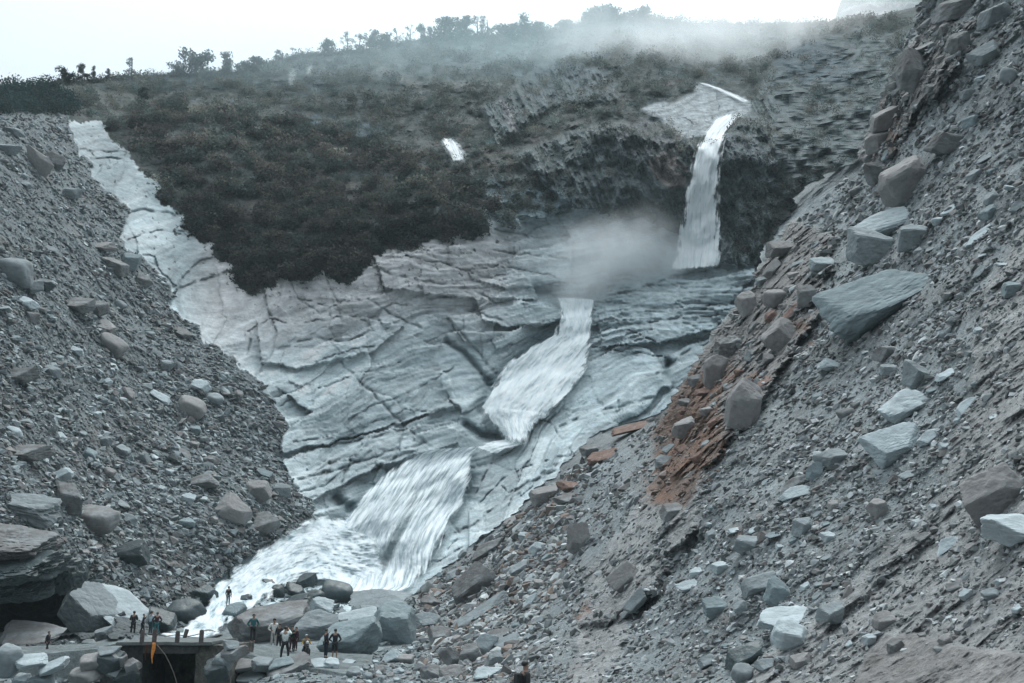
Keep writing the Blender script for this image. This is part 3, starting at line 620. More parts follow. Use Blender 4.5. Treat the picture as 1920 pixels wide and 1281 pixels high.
B = [
 # --- right slope
 (1648,560,210,100,27,'slab','blue','huge flat pale slab lying tilted in the middle of the right slope',.8,'huge tilted slab'),
 (1662,425,125,56,14,'slab','pale','big flat topped pale block above the huge tilted slab, jutting left',.8,'flat topped block'),
 (1638,465,88,70,-8,'block','grey','rounded grey boulder under the flat topped pale block',.8,None),
 (1712,445,60,45,10,'block','grey','grey boulder touching the right of the flat topped pale block',.8,None),
 (1705,338,100,70,32,'block','tan','tan grey wedge boulder high on the right slope with a bright left edge',.8,'high wedge boulder'),
 (1645,325,44,42,10,'block','brown','small brown block left of the high wedge boulder',.8,None),
 (1775,270,70,44,-14,'block','brown','brown grey block right of and above the high wedge boulder',.8,None),
 (1718,135,66,80,-18,'slab','brown','large brown face block near the top of the right slope',.7,'top brown block'),
 (1665,225,70,40,25,'block','tan','tan boulder on the left rim of the right slope, high up',.8,None),
 (1650,265,54,38,20,'block','tan','pinkish rim boulder lowest of the tan rocks above the waterfall cliff',.8,None),
 (1850,100,60,34,24,'slab','grey','grey slab near the top right corner of the slope',.8,None),
 (1870,30,70,40,15,'block','grey','grey block in the top right corner of the slope',.8,None),
 (1795,15,80,44,10,'block','brown','brown grey block at the very top of the right slope',.8,None),
 (1690,765,86,46,24,'slab','pale','pale wedge boulder with dark underside below the huge tilted slab',.8,'pale wedge boulder'),
 (1678,835,110,62,22,'slab','pale','broad pale boulder just below the pale wedge boulder',.7,'broad pale boulder'),
 (1742,822,44,22,34,'slab','pale','small pale slab right of the broad pale boulder',.7,None),
 (1720,705,50,50,-10,'block','grey','dark grey angular boulder between the huge slab and pale wedge boulder',.8,None),
 (1662,662,44,26,10,'block','brown','small dark brown stone beneath the huge tilted slab',.8,None),
 (1560,685,46,22,-10,'slab','pale','small pale flat stone left below the huge tilted slab',.7,None),
 (1860,930,120,92,38,'block','tan','large tan split boulder near the right edge of the photo',.7,'tan split boulder'),
 (1905,995,150,52,-8,'slab','pale','bright white layered slab at the right edge under the tan split boulder',.7,'white layered slab'),
 (1775,1022,52,18,42,'shard','pale','narrow pale shard pointing up beside the white layered slab',.6,None),
 (1810,760,50,14,48,'shard','pale','thin pale splinter standing in the scree right of the pale wedge boulder',.5,None),
 (1840,440,66,14,44,'shard','pale','long thin pale splinter near the right edge, level with the flat topped block',.5,None),
 (1545,255,10,10,0,'block','grey','tiny grey stone on the rim',.8,None),
 (1395,760,62,88,-16,'block','tan','rounded tan boulder stuck in the rusty earth of the cliff edge',.7,'rounded tan boulder'),
 (1463,630,66,50,34,'block','tan','tan block in the brown cliff edge left of the huge tilted slab',.8,None),
 (1402,570,44,46,0,'block','tan','tan rock at the upper end of the brown cliff edge',.8,None),
 (1455,560,44,34,12,'round','tan','rounded tan rock next to the cliff edge, above the block',.8,None),
 (1512,555,34,40,0,'block','brown','brown block with dark side left of the huge tilted slab',.8,None),
 (1340,700,42,64,-12,'block','tan','upright tan rock on the brown cliff edge over dark hollow',.7,None),
 (1365,655,56,44,14,'block','brown','brown overhanging rock above the upright tan rock',.8,None),
 (1540,495,44,30,-10,'slab','pale','small pale block on the slope left of the rounded grey boulder',.8,None),
 (1470,465,60,30,10,'slab','tan','layered tan rock on the rim right of the waterfall foot',.7,None),
 (1528,885,30,36,-12,'slab','blue','small upright blue grey plate amid the rubble',.5,None),
 (1488,908,52,18,36,'slab','brown','thin reddish slab left of the upright blue plate',.6,None),
 (1492,925,66,20,18,'slab','pale','pale flat slab under the reddish thin slab',.6,None),
 (1560,860,60,30,10,'block','grey','dark grey block above the upright blue plate',.8,None),
 (1645,955,36,34,16,'block','tan','small tan grey block alone below the broad pale boulder',.8,None),
 (1402,1022,54,32,-8,'block','grey','grey boulder in the middle of the lower rubble patch',.8,'grey rubble boulder'),
 (1505,990,40,34,20,'block','grey','grey angular rock upper right in the lower rubble patch',.8,None),
 (1425,1098,70,32,22,'slab','grey','long grey slab in the lower rubble patch',.7,None),
 (1458,1112,44,48,-20,'block','blue','dark blue green boulder right of the long grey slab',.8,'blue green boulder'),
 (1480,1160,110,34,8,'slab','pale','long pale slab near the bottom of the lower rubble patch',.7,'long pale slab'),
 (1488,1192,72,50,-6,'block','pale','pale topped block with dark front below the long pale slab',.8,None),
 (1395,1235,74,40,28,'block','dark','dark angular boulder at the bottom of the rubble patch',.8,'dark bottom boulder'),
 (1392,1265,40,34,0,'round','grey','rounded grey stone at the bottom edge below the dark boulder',.8,None),
 (1435,1248,40,22,24,'slab','grey','small grey slab right of the dark bottom boulder',.7,None),
 (1330,1240,40,20,10,'slab','grey','small grey slab left of the dark bottom boulder',.7,None),
 (1345,1140,50,34,0,'block','blue','blue grey block left of the blue green boulder',.8,None),
 (1350,1065,34,20,0,'block','pale','small pale stone left below the grey rubble boulder',.8,None),
 (1560,1150,50,34,14,'block','grey','grey block right of the long pale slab',.8,None),
 (1660,1165,46,30,16,'block','tan','tan stone pile top in the gully right of the rubble patch',.8,None),
 (1290,1100,40,18,20,'slab','pale','flat pale stone on the brown earth rib left of the rubble',.7,None),
 (1172,1085,58,44,42,'slab','tan','flat tan slab embedded in the brown earth rib',.5,'flat tan slab'),
 (1192,1130,56,22,50,'slab','grey','long grey plate under the flat tan slab',.5,None),
 (1085,1010,44,58,-10,'slab','tan','smooth upright tan slab above the boulder chute',.5,'upright tan slab'),
 (1130,858,60,22,12,'slab','rust','reddish flat rock topmost in the pile by the rock face',.7,None),
 (1072,912,54,16,-2,'slab','rust','flat reddish rock on top of the middle rock pile',.7,None),
 (1068,935,56,16,8,'slab','brown','brown flat slab just under the flat reddish rock',.7,None),
 (1025,930,60,32,14,'block','tan','tan pink block left of the two flat slabs',.7,None),
 (1110,845,40,18,10,'block','brown','small brown rock at the upper tip of the pile',.7,None),
 (1195,800,96,12,14,'slab','rust','long thin rusty ledge rock sticking out from the cliff foot',.6,'rusty ledge'),
 (1260,960,44,30,10,'block','brown','brown lump on the earth rib below the rusty cliff',.7,None),
 # --- pile between the slope and the stream
 (888,1100,92,58,38,'block','brown','large brown tilted boulder standing on the pile beside the lower cascade',.7,'tilted brown boulder'),
 (915,1030,70,22,28,'slab','brown','flat brown slab leaning above the tilted brown boulder',.6,None),
 (860,1075,54,18,14,'slab','grey','grey flat rock left of the tilted brown boulder top',.6,None),
 (975,1068,40,22,20,'block','grey','dark grey rock right of the tilted brown boulder',.7,None),
 (1008,1030,30,24,-20,'block','pale','white stone right of the tilted brown boulder, high in the pile',.7,None),
 (905,1145,120,16,34,'slab','grey','long straight grey plate running down below the tilted brown boulder',.4,'long grey plate'),
 (995,1130,38,16,50,'slab','pale','pale finger shaped stone right of the long grey plate',.6,None),
 (930,1195,50,24,8,'slab','brown','rounded brown slab below the long grey plate',.7,None),
 (908,1212,38,48,-28,'slab','pale','bright white leaning slab near the bottom of the pile',.5,'white leaning slab'),
 (882,1228,42,38,6,'block','brown','brown block left of the white leaning slab',.8,None),
 (930,1240,34,34,0,'block','grey','grey cube shaped rock right of the white leaning slab',.8,None),
 (950,1205,54,18,16,'slab','grey','grey slab right of the rounded brown slab',.6,None),
 (822,1195,44,34,10,'block','brown','pinkish grey block between the big cube boulder and the pile',.8,None),
 (848,1262,52,26,20,'slab','tan','tan flat boulder at the bottom edge, middle of the frame',.7,'tan bottom boulder'),
 (808,1262,40,28,-10,'block','brown','brown rock left of the tan bottom boulder',.8,None),
 (912,1265,60,22,5,'slab','pale','pale flat stone right of the tan bottom boulder',.7,None),
 (762,1238,28,18,0,'round','tan','small rounded tan stone below the big cube boulder',.8,None),
 (732,1234,40,20,30,'slab','pale','pale leaning slab at the foot of the big cube boulder',.6,None),
 (845,1235,34,44,60,'slab','brown','dark brown upright plate left of the brown block',.5,None),
 (735,1178,84,82,-4,'block','blue','big cube shaped grey boulder right of the people',.9,'big cube boulder'),
 (798,1166,54,30,-4,'slab','grey','wedge boulder with pale top resting against the big cube boulder',.8,None),
 (660,1202,110,64,14,'block','blue','broad blue grey boulder leaning behind the two people on the right',.8,'broad blue boulder'),
 (664,1160,84,26,8,'slab','pale','flat pale boulder on top between cube boulder and stream',.8,None),
 (712,1130,120,34,4,'slab','grey','long low grey boulder at the foot of the lower cascade',.8,'long low boulder'),
 (755,1128,40,26,10,'block','brown','brown block at the right end of the long low boulder',.8,None),
 (808,1130,40,20,0,'block','brown','small brown rock right of the long low boulder',.8,None),
 (590,1178,96,58,0,'block','grey','large grey triangular boulder behind the people and the motorcycle',.8,'triangular boulder'),
 (500,1176,150,66,12,'block','brown','largest dark brown boulder behind the people beside the road',.7,'largest dark boulder'),
 (598,1145,44,44,-20,'block','pale','pale pointed boulder on top of the triangular boulder',.8,None),
 (550,1135,70,26,26,'block','dark','dark leaning boulder above the largest dark boulder',.7,None),
 (632,1112,54,42,0,'round','dark','dark round wet boulder in the foam at the foot of the cascade',.9,'dark round boulder'),
 (592,1120,34,24,0,'round','dark','dark wet rock left of the dark round boulder',.9,None),
 (575,1090,46,26,28,'block','dark','dark wet boulder with pale top in the foam',.9,None),
 (532,1078,22,18,0,'round','dark','small round wet rock alone in the white foam',.9,None),
 (502,1100,26,24,0,'block','dark','wet rock at the left of the foam boulder group',.9,None),
 (520,1110,24,24,10,'round','dark','wet rock second from the left in the foam boulder group',.9,None),
 (550,1108,40,20,-14,'block','dark','low wet rock in the middle of the foam boulder group',.9,None),
 (436,1152,40,36,0,'block','blue','grey block in the stream on which a person stands',.9,'standing block'),
 (460,1128,22,24,0,'block','dark','dark pointed rock in the stream right of the standing person',.9,None),
 (405,1170,26,14,0,'block','grey','low grey rock in the stream by the bridge',.9,None),
 (392,1192,44,16,-8,'slab','brown','flat brown boulder at the far side of the bridge posts',.8,None),
 (378,1170,12,14,0,'block','blue','small grey stone in the rapids before the bridge',.9,None),
 (345,1150,66,44,0,'round','dark','dark rounded boulder on the left bank by the stream',.9,'dark bank boulder'),
 (385,1115,46,30,-16,'block','dark','wet boulder on the left bank above the dark rounded one',.9,None),
 (300,1165,56,36,-10,'block','dark','dark boulder on the left bank behind the four people',.9,None),
 # --- left scree, low
 (245,1040,66,44,6,'block','dark','dark square boulder low on the left scree',.8,'dark square boulder'),
 (180,975,76,44,-4,'round','brown','rounded brown boulder in the lower left scree',.8,'rounded brown boulder'),
 (125,935,60,50,-10,'block','brown','brown block left above the rounded brown boulder',.8,None),
 (60,955,96,46,-14,'block','grey','wide grey outcrop boulder above the dark overhang at the left edge',.7,'grey outcrop'),
 (115,893,44,24,28,'slab','pale','small pale pointed slab in the lower left scree',.6,None),
 (380,903,60,24,10,'slab','brown','brown striped wedge boulder in the middle of the left scree',.7,'striped wedge boulder'),
 (440,958,64,50,-20,'block','tan','pale brown boulder near the lower edge of the left scree by the foam',.8,'pale brown boulder'),
 (485,920,48,40,16,'block','tan','tan angular boulder just up right of the pale brown boulder',.8,None),
 (492,982,60,40,20,'slab','brown','brown slab boulder below the tan angular boulder at the rapids',.8,None),
 (430,935,30,14,20,'slab','pale','small pale slab above the pale brown boulder',.7,None),
 (352,936,24,20,-20,'block','pale','small pale stone below the striped wedge boulder',.8,None),
 (530,920,30,26,0,'block','grey','grey rock touching the rock face at the scree foot',.8,None),
 (360,765,54,36,-26,'round','tan','smooth oval tan boulder alone in the middle of the left scree',.8,'oval tan boulder'),
 (50,850,80,28,0,'slab','brown','brown flat outcrop in the left scree near the left edge',.7,None),
 (35,705,60,28,6,'slab','brown','brown ledge rock at the left edge, middle height',.7,'brown ledge rock'),
 (210,648,50,34,-30,'round','tan','rounded tan rock in the middle of the left scree',.8,'rounded tan rock'),
 (195,612,44,22,-18,'slab','tan','flat tan rock just above the rounded tan rock',.7,None),
 (140,657,32,12,-20,'slab','pale','little white slab left of the rounded tan rock',.6,None),
 (145,572,56,28,-6,'slab','brown','brown boulder with pale top, left one of a touching pair',.8,'brown pair'),
 (180,578,40,28,-14,'block','brown','brown boulder, right one of a touching pair',.8,None),
 (48,568,40,22,-4,'slab','pale','pale blue flat stone left of the brown pair',.7,None),
 (30,510,66,50,-26,'round','grey','large rounded grey boulder at the left edge',.8,'rounded grey boulder'),
 (55,540,44,24,10,'block','grey','grey block right below the rounded grey boulder',.8,None),
 (85,535,30,22,-10,'block','dark','dark rock between rounded grey boulder and brown pair',.8,None),
 (340,625,34,18,-22,'slab','tan','small tan stone at the right border of the left scree',.7,None),
 (300,745,44,14,-30,'slab','pale','pale thin slab above the oval tan boulder',.6,None),
 (190,462,50,18,-4,'slab','tan','flat tan rock on the scree beside the bedrock gully',.7,'flat gully rock'),
 (245,492,36,34,0,'block','blue','blue grey block right of the flat gully rock',.8,None),
 (268,528,34,24,-16,'block','brown','brown rock below the blue grey block near the bedrock',.8,None),
 (215,500,44,24,-24,'block','brown','brown rock left of the blue grey block',.8,None),
 (70,300,30,62,48,'slab','tan','long tan slab leaning high on the left scree',.5,'leaning tan slab'),
 (102,302,34,30,-50,'slab','brown','reddish brown rock right of the leaning tan slab',.7,None),
 (15,280,40,20,-10,'block','grey','grey block at the left edge high on the scree',.8,None),
 (25,248,34,16,-10,'block','grey','low grey block highest on the left scree by the trees',.8,None),
 # --- bottom left
 (30,1022,150,56,-6,'slab','brown','dark brown layered rock topmost in the overhang above the cave',.9,'top overhang layer'),
 (62,1062,150,50,6,'slab','dark','dark jutting layer in the middle of the overhang above the cave',.9,'dark overhang'),
 (35,1098,130,50,8,'block','dark','lowest dark layer of the overhang directly over the cave',.9,None),
 (128,1078,60,60,-20,'block','dark','dark craggy rock at the right end of the overhang',.8,None),
 (168,1148,110,74,-34,'block','grey','craggy grey boulder right of the cave, under the pale slab',.8,'craggy boulder by the cave'),
 (222,1140,150,44,-33,'slab','pale','long pale slab sloping down toward the four people',.8,'long sloping slab'),
 (50,1190,130,30,0,'slab','brown','dark flat boulder lying at the mouth of the cave',.8,'cave mouth boulder'),
 (168,1208,26,16,0,'block','grey','small grey rock beside the path left of the bridge',.8,None),
 (195,1188,30,18,14,'block','grey','small grey rock just before the long sloping slab',.8,None),
 (172,1242,50,26,8,'round','tan','rounded tan boulder upper one beside the bridge wall',.8,'rounded boulders by the wall'),
 (160,1265,64,24,4,'round','tan','rounded tan boulder lower one beside the bridge wall',.8,None),
 (55,1240,60,22,4,'slab','pale','pale slab on the river bank at the left',.7,'pale bank slab'),
 (100,1250,56,20,24,'slab','pale','pale pointed slab right of the pale bank slab',.7,None),
 (15,1240,50,54,0,'round','grey','rounded grey rock in the bottom left corner',.8,None),
 (80,1278,44,22,0,'block','blue','blue grey rock at the bottom left edge',.8,None),
 (40,1276,36,20,0,'block','pale','pale rock in the bottom left corner by the rounded grey rock',.8,None),
 (215,1262,40,18,-24,'slab','grey','grey slab leaning on the left bridge wall',.7,None),
 (222,1236,34,26,-10,'block','brown','brown rock lodged on top of the left bridge wall face',.8,None),
 (238,1270,44,30,12,'block','dark','dark rock at the foot of the left bridge wall',.8,None),
 (205,1222,40,18,6,'slab','grey','grey flat rock where the path meets the left bridge wall',.8,None),
 (440,1226,44,22,10,'block','brown','brown rock where the road meets the right bridge wall',.8,None),
 (418,1240,34,30,-16,'block','grey','grey rock leaning on the right bridge wall face',.8,None),
 (205,1238,46,40,-20,'block','dark','dark angular rock covering the left corner of the bridge wall',.9,None),
 (248,1250,30,26,14,'block','brown','brown rock beside the bridge opening on its left side',.9,None),
 (405,1258,44,40,12,'block','dark','dark rock beside the bridge opening on its right side',.9,None),
 (432,1212,30,18,-8,'slab','grey','thin grey rock lying on the right end of the bridge deck',.8,None),
 # --- foreground right of the bridge
 (452,1248,50,20,14,'slab','tan','tan slab at the right end of the bridge wall',.7,'tan slab by the bridge'),
 (425,1262,28,30,50,'slab','grey','grey tilted plate against the right bridge wall',.6,None),
 (488,1246,44,22,-4,'block','grey','grey block right of the tan slab by the bridge',.8,None),
 (540,1258,84,34,18,'block','brown','brown fronted boulder in the foreground below the person with raised arms',.8,'brown fronted boulder'),
 (528,1245,50,18,8,'slab','blue','blue grey flat rock on the edge of the road in the foreground',.7,None),
 (600,1250,44,28,10,'block','pale','pale rock in the foreground below the motorcycle',.8,None),
 (618,1248,34,24,-8,'block','pale','white topped rock with dark base below the two people on the right',.8,None),
 (612,1272,64,26,-8,'block','pale','pale flat boulder at the bottom edge below the white topped rock',.8,None),
 (470,1274,50,20,0,'block','pale','pale rock at the bottom edge right of the bridge',.8,None),
 (665,1262,30,20,0,'block','grey','grey rock at the bottom edge on the gravel',.8,None),
 (655,1243,26,10,0,'slab','pale','small pale stone at the edge of the gravel yard',.8,None),
]
DOVER = {'dark brown layered rock topmost in the overhang above the cave': 68, 'dark jutting layer in the middle of the overhang above the cave': 67, 'lowest dark layer of the overhang directly over the cave': 68.5, 'dark craggy rock at the right end of the overhang': 70, 'dark flat boulder lying at the mouth of the cave': 66, 'massive smooth brown grey outcrop filling the bottom right corner': 21.5,
         'long pale slab sloping down toward the four people': 76.5, 'craggy grey boulder right of the cave, under the pale slab': 75}
for t in B:
    px, py, bw, bh, rot, kind, m, lab, dep, short = t
    if bw <= 10: continue
    D = DOVER.get(lab)
    if 400 < px < 650 and 1236 < py: D = 49.5
    if px < 250 and py > 1215: D = 46.6
    if 390 < px < 450 and 1205 < py < 1262: D = 46.9
    on = onC(px, py)
    st = .022 if kind in ('slab',) or m == 'dark' and bw > 100 else 0
    ov = 'overhang' in lab; st = .06 if ov else st
    boulder(px, py, bw * 1.08, bh * 1.12, rot, kind, m, lab, dep, D=D, short=short, strat=st, noise=.24 if ov else .10, group=RS if on else (VF if py > 1060 else LS))
# medium stones, each its own thing, described from the nearest landmark rock
used = {}
def place_word(dx, dy):
    if abs(dx) > 2 * abs(dy): return 'right of' if dx > 0 else 'left of'
    if abs(dy) > 2 * abs(dx): return 'below' if dy > 0 else 'above'
    return ('below and ' if dy > 0 else 'above and ') + ('right of' if dx > 0 else 'left of')
CW = {'grey': 'grey', 'pale': 'pale', 'brown': 'brown', 'tan': 'tan', 'blue': 'blue grey', 'dark': 'dark', 'rust': 'rusty'}
def auto_label(px, py, wpx, m, kind):
    ls = sorted(LAND, key=lambda l: (l[0] - px) ** 2 + (l[1] - py) ** 2)[:5]
    sz = 'large' if wpx > 34 else 'medium' if wpx > 26 else 'small' if wpx > 20 else 'tiny'
    kd = {'block': 'angular stone', 'slab': 'flat stone', 'round': 'rounded stone', 'shard': 'splinter'}[kind]
    for l in ls:
        far = math.hypot(l[0] - px, l[1] - py)
        how = 'close ' if far < 60 else '' if far < 130 else 'well '
        t = f'{sz} {CW[m]} {kd} {how}{place_word(px - l[0], py - l[1])} the {l[2]}'
        if t not in used: used[t] = 1; return t
    return t
occ = [(t[0], t[1], t[2]) for t in B]
def scatter_individual(n, poly, cols, wr, rotm, group, wts=None):
    k = 0; tries = 0
    xs_ = [p[0] for p in poly]; ys_ = [p[1] for p in poly]
    while k < n and tries < 8000:
        tries += 1; px = random.uniform(min(xs_), max(xs_)); py = random.uniform(min(ys_), max(ys_))
        if not inpoly(np.array([px]), np.array([py]), poly)[0]: continue
        wq = wr[0] + (wr[1] - wr[0]) * random.random() ** 2.2
        if any((a - px) ** 2 + ((b - py) * 1.4) ** 2 < ((c + wq) * .52) ** 2 for a, b, c in occ): continue
        occ.append((px, py, wq)); m = random.choice(cols); kd = random.choice(['block', 'block', 'slab', 'slab', 'block', 'shard', 'round'] if py < 900 or px < 900 else ['block', 'slab', 'slab', 'block'])
        hh = wq * (random.uniform(.28, .45) if kd == 'slab' else random.uniform(.5, .8))
        boulder(px, py, wq, hh, rotm + random.gauss(0, 16), kd, m, auto_label(px, py, wq, m, kd), .8, group=group, level=3, name='stone', cat='stone'); k += 1
scatter_individual(30, [(1470,440),(1420,520),(1340,640),(1265,770),(1240,880),(1320,870),(1400,770),(1500,630),(1550,520)], ['tan','brown','tan','rust','grey'], (22,58), 24, 'rocks set in the cliff edge of the right slope')
scatter_individual(12, [(1740,20),(1690,110),(1640,220),(1610,300),(1680,290),(1740,180),(1820,40)], ['tan','brown','brown'], (24,56), 30, 'rocks set in the cliff edge of the right slope')
scatter_individual(34, [(1300,960),(1500,860),(1600,900),(1560,1060),(1500,1250),(1330,1270),(1290,1120)], ['grey','pale','blue','grey','blue','tan'], (16,46), 16, 'stones of the right slope')
scatter_individual(46, [(1750,60),(1900,0),(1915,560),(1850,900),(1700,900),(1500,760),(1500,600),(1450,520),(1620,330)], ['grey','pale','grey','brown','blue'], (16,44), 26, 'stones of the right slope')
scatter_individual(18, [(1560,1150),(1750,950),(1915,850),(1915,1180),(1600,1230)], ['grey','pale','tan','brown'], (14,34), 30, 'stones of the right slope')
scatter_individual(46, [(830,1060),(960,970),(1060,900),(1070,1000),(1040,1120),(960,1270),(800,1270),(790,1130)], ['grey','pale','brown','tan','grey','blue'], (16,40), 22, 'stones of the pile beside the lower cascade')
scatter_individual(66, [(0,240),(110,240),(200,440),(300,600),(460,740),(520,880),(480,960),(330,1080),(200,1090),(130,1040),(0,900)], ['grey','pale','brown','tan','blue','grey'], (15,40), -18, 'stones of the left scree')
scatter_individual(24, [(0,1222),(170,1222),(240,1275),(0,1281)], ['grey','pale','blue','dark'], (14,34), 0, 'stones of the stream bank')
scatter_individual(18, [(660,1225),(780,1215),(800,1281),(640,1281),(400,1268),(470,1255),(640,1262)], ['grey','pale','tan'], (13,30), 4, 'stones of the gravel yard')

# ------------------------------------------------------------------ loose rubble as stuff (thousands of stones)
def shard_shape(seed):
    r = np.random.default_rng(seed); bm = bmesh.new(); n = r.integers(9, 13)
    q = r.uniform(-1, 1, (n, 3)); q /= np.abs(q).max(1)[:, None] ** .6
    for a in q: bm.verts.new(a)
    g = bmesh.ops.convex_hull(bm, input=bm.verts[:]); bmesh.ops.delete(bm, geom=list({x for x in g['geom_interior'] + g['geom_unused'] if isinstance(x, bmesh.types.BMVert)}), context='VERTS')
    bmesh.ops.triangulate(bm, faces=bm.faces[:]); bm.verts.index_update(); v = np.array([x.co[:] for x in bm.verts]); f = np.array([[a.index for a in t.verts] for t in bm.faces]); bm.free(); return v, f
PROTO = [shard_shape(5000 + i) for i in range(24)]
def rubble(name, label, px, py, size_px, fn, rotm, palette, flat=(.35, .8), rustp=None):
    n = len(px); pts, nn, dd = fn(px, py); V = []; Fc = []; K = []; base = 0
    size_px = size_px * (.7 + .75 * sst(-.3, .4, fbm(p2(px / 45, py / 45, 55.), 3)))
    a = size_px / 2 * dd / F
    rot = np.radians(rotm + RNG.normal(0, 22, n)); fl = RNG.uniform(flat[0], flat[1], n); dp = RNG.uniform(.5, 1., n); yw = RNG.uniform(-.7, .7, n)
    pal = np.array(palette); kc = pal[RNG.integers(0, len(pal), n)] * RNG.uniform(.7, 1.3, n)[:, None]
    if rustp is not None:
        rm = inpoly(px + RNG.normal(0, 12, n), py + RNG.normal(0, 12, n), rustp)[:, None] * RNG.uniform(.3, 1, (n, 1)); kc = kc * (1 - rm) + np.array([.20, .125, .095]) * rm
    X0 = Rv[0][None] * np.cos(rot)[:, None] + Rv[2][None] * np.sin(rot)[:, None]; U = -Rv[0][None] * np.sin(rot)[:, None] + Rv[2][None] * np.cos(rot)[:, None]
    Fw = Rv[1][None]; X = X0 * np.cos(yw)[:, None] + Fw * np.sin(yw)[:, None]; Y = -X0 * np.sin(yw)[:, None] + Fw * np.cos(yw)[:, None]
    for t in range(len(PROTO)):
        idx = np.arange(t, n, len(PROTO)); p, f = PROTO[t]; m = len(p)
        if not len(idx): continue
        q = (p[None, :, :1] * (a[idx, None, None] * X[idx, None]) + p[None, :, 1:2] * (a[idx, None, None] * dp[idx, None, None] * Y[idx, None]) + p[None, :, 2:] * (a[idx, None, None] * fl[idx, None, None] * U[idx, None]))
        q = q + (pts[idx] + nn[idx] * (a[idx] * .15)[:, None])[:, None]
        V.append(q.reshape(-1, 3)); K.append(np.repeat(kc[idx], m, 0))
        Fc.append((f[None] + (np.arange(len(idx)) * m)[:, None, None]).reshape(-1, 3) + base); base += len(idx) * m
    o = mesh(name, np.concatenate(V), np.concatenate(Fc), M_STONES, cols=np.concatenate(K))
    return tag(o, label, 'rubble', kind='stuff')
def sample(poly, n, dens=None):
    xs_ = [p[0] for p in poly]; ys_ = [p[1] for p in poly]; X = []; Y = []; c = 0
    while c < n:
        x = RNG.uniform(min(xs_), max(xs_), n); y = RNG.uniform(min(ys_), max(ys_), n); m = inpoly(x, y, poly)
        if dens is not None: m &= RNG.random(n) < dens(x, y)
        X.append(x[m]); Y.append(y[m]); c += m.sum()
    return np.concatenate(X)[:n], np.concatenate(Y)[:n]
def sizes(n, lo, hi, e=3.): return lo + (hi - lo) * RNG.random(n) ** e
PALG = [(.19, .225, .235), (.27, .31, .32), (.15, .175, .185), (.36, .41, .42), (.19, .185, .18), (.12, .13, .135)]
POL = [(-60,222),(118,222),(150,320),(215,385),(240,470),(310,550),(400,655),(480,715),(520,800),(510,880),(555,945),(490,1010),(400,1085),(330,1130),(180,1090),(120,1040),(-60,1010)]
def sclat(x, y):
    r, c = gridD(x, y); return scl[r, c].astype(float)
POL = [(-60,205),(150,205),(260,360),(330,540),(500,690),(590,800),(560,900),(620,970),(490,1060),(400,1120),(330,1150),(180,1110),(120,1060),(-60,1030)]
x, y = sample(POL, 27000, lambda x, y: sclat(x, y) * (.45 + .55 * sst(-.2, .3, fbm(p2(x / 40, y / 30, 2.), 3))))
rubble('scree_rubble', 'loose grey rubble covering the left scree slope', x, y, sizes(27000, 3.2, 16, 3.2) * (.75 + .4 * sst(300, 1000, y)), surfA, -20, PALG)
POR = [(1740,-30),(2180,-60),(2180,1400),(800,1285),(790,1160),(820,1090),(960,975),(1080,870),(1240,790),(1330,660),(1430,520),(1480,430),(1600,320),(1650,230)]
def dR(x, y):
    e = np.maximum(inpoly(x, y, E2), inpoly(x, y, EARTH)) * .55 + inpoly(x, y, CLIFF) * .6
    return np.clip((.25 + .75 * sst(-.15, .3, fbm(p2(x / 50, y / 50, 4.), 3))) * (1 - np.clip(e, 0, .85)), .04, 1) * (1 - .97 * inpoly(x, y, OUT))
x, y = sample(POR, 52000, dR)
rubble('slope_rubble', 'loose angular rubble scattered over the right landslide slope', x, y, sizes(52000, 2.6, 18, 3.8), surfC, 28, [(.22, .245, .255), (.30, .33, .34), (.175, .19, .195), (.42, .45, .46), (.195, .188, .184), (.12, .13, .13)], rustp=RUSTP)
PIL = [(800,1100),(960,985),(1070,890),(1100,860),(1090,960),(1050,1100),(1000,1200),(960,1281),(790,1281),(780,1130)]
x, y = sample(PIL, 3600)
rubble('pile_rubble', 'mixed brown and grey rubble between the slope and the cascade', x, y, sizes(3600, 5, 26, 3.), surfC, 24, [(.2, .215, .22), (.3, .33, .335), (.2, .165, .145), (.40, .43, .43), (.13, .13, .13)])
PG = [(-40,1205),(200,1205),(190,1285),(400,1285),(420,1250),(650,1262),(680,1225),(800,1200),(820,1290),(-40,1290)]
x, y = sample(PG, 2200)
rubble('bank_rubble', 'pale stream bank cobbles and gravel in the foreground', x, y, sizes(2200, 3, 18, 3.), surfA, 0, PALG)
x, y = sample([(440,1100),(640,1090),(700,1140),(800,1120),(800,1200),(650,1220),(560,1180),(440,1180)], 700)
rubble('stream_cobbles', 'dark cobbles between the boulders by the stream', x, y, sizes(700, 5, 22, 2.), surfA, 0, [(.12, .145, .15), (.2, .235, .24), (.08, .1, .1)])
x, y = sample([(0,1030),(140,1040),(330,1120),(380,1150),(330,1185),(110,1120),(0,1060)], 900)
rubble('bank_cobbles', 'dark wet cobbles on the left bank above the stream', x, y, sizes(900, 4, 20, 2.4), surfA, -10, [(.09, .11, .115), (.16, .19, .2), (.06, .07, .07)])

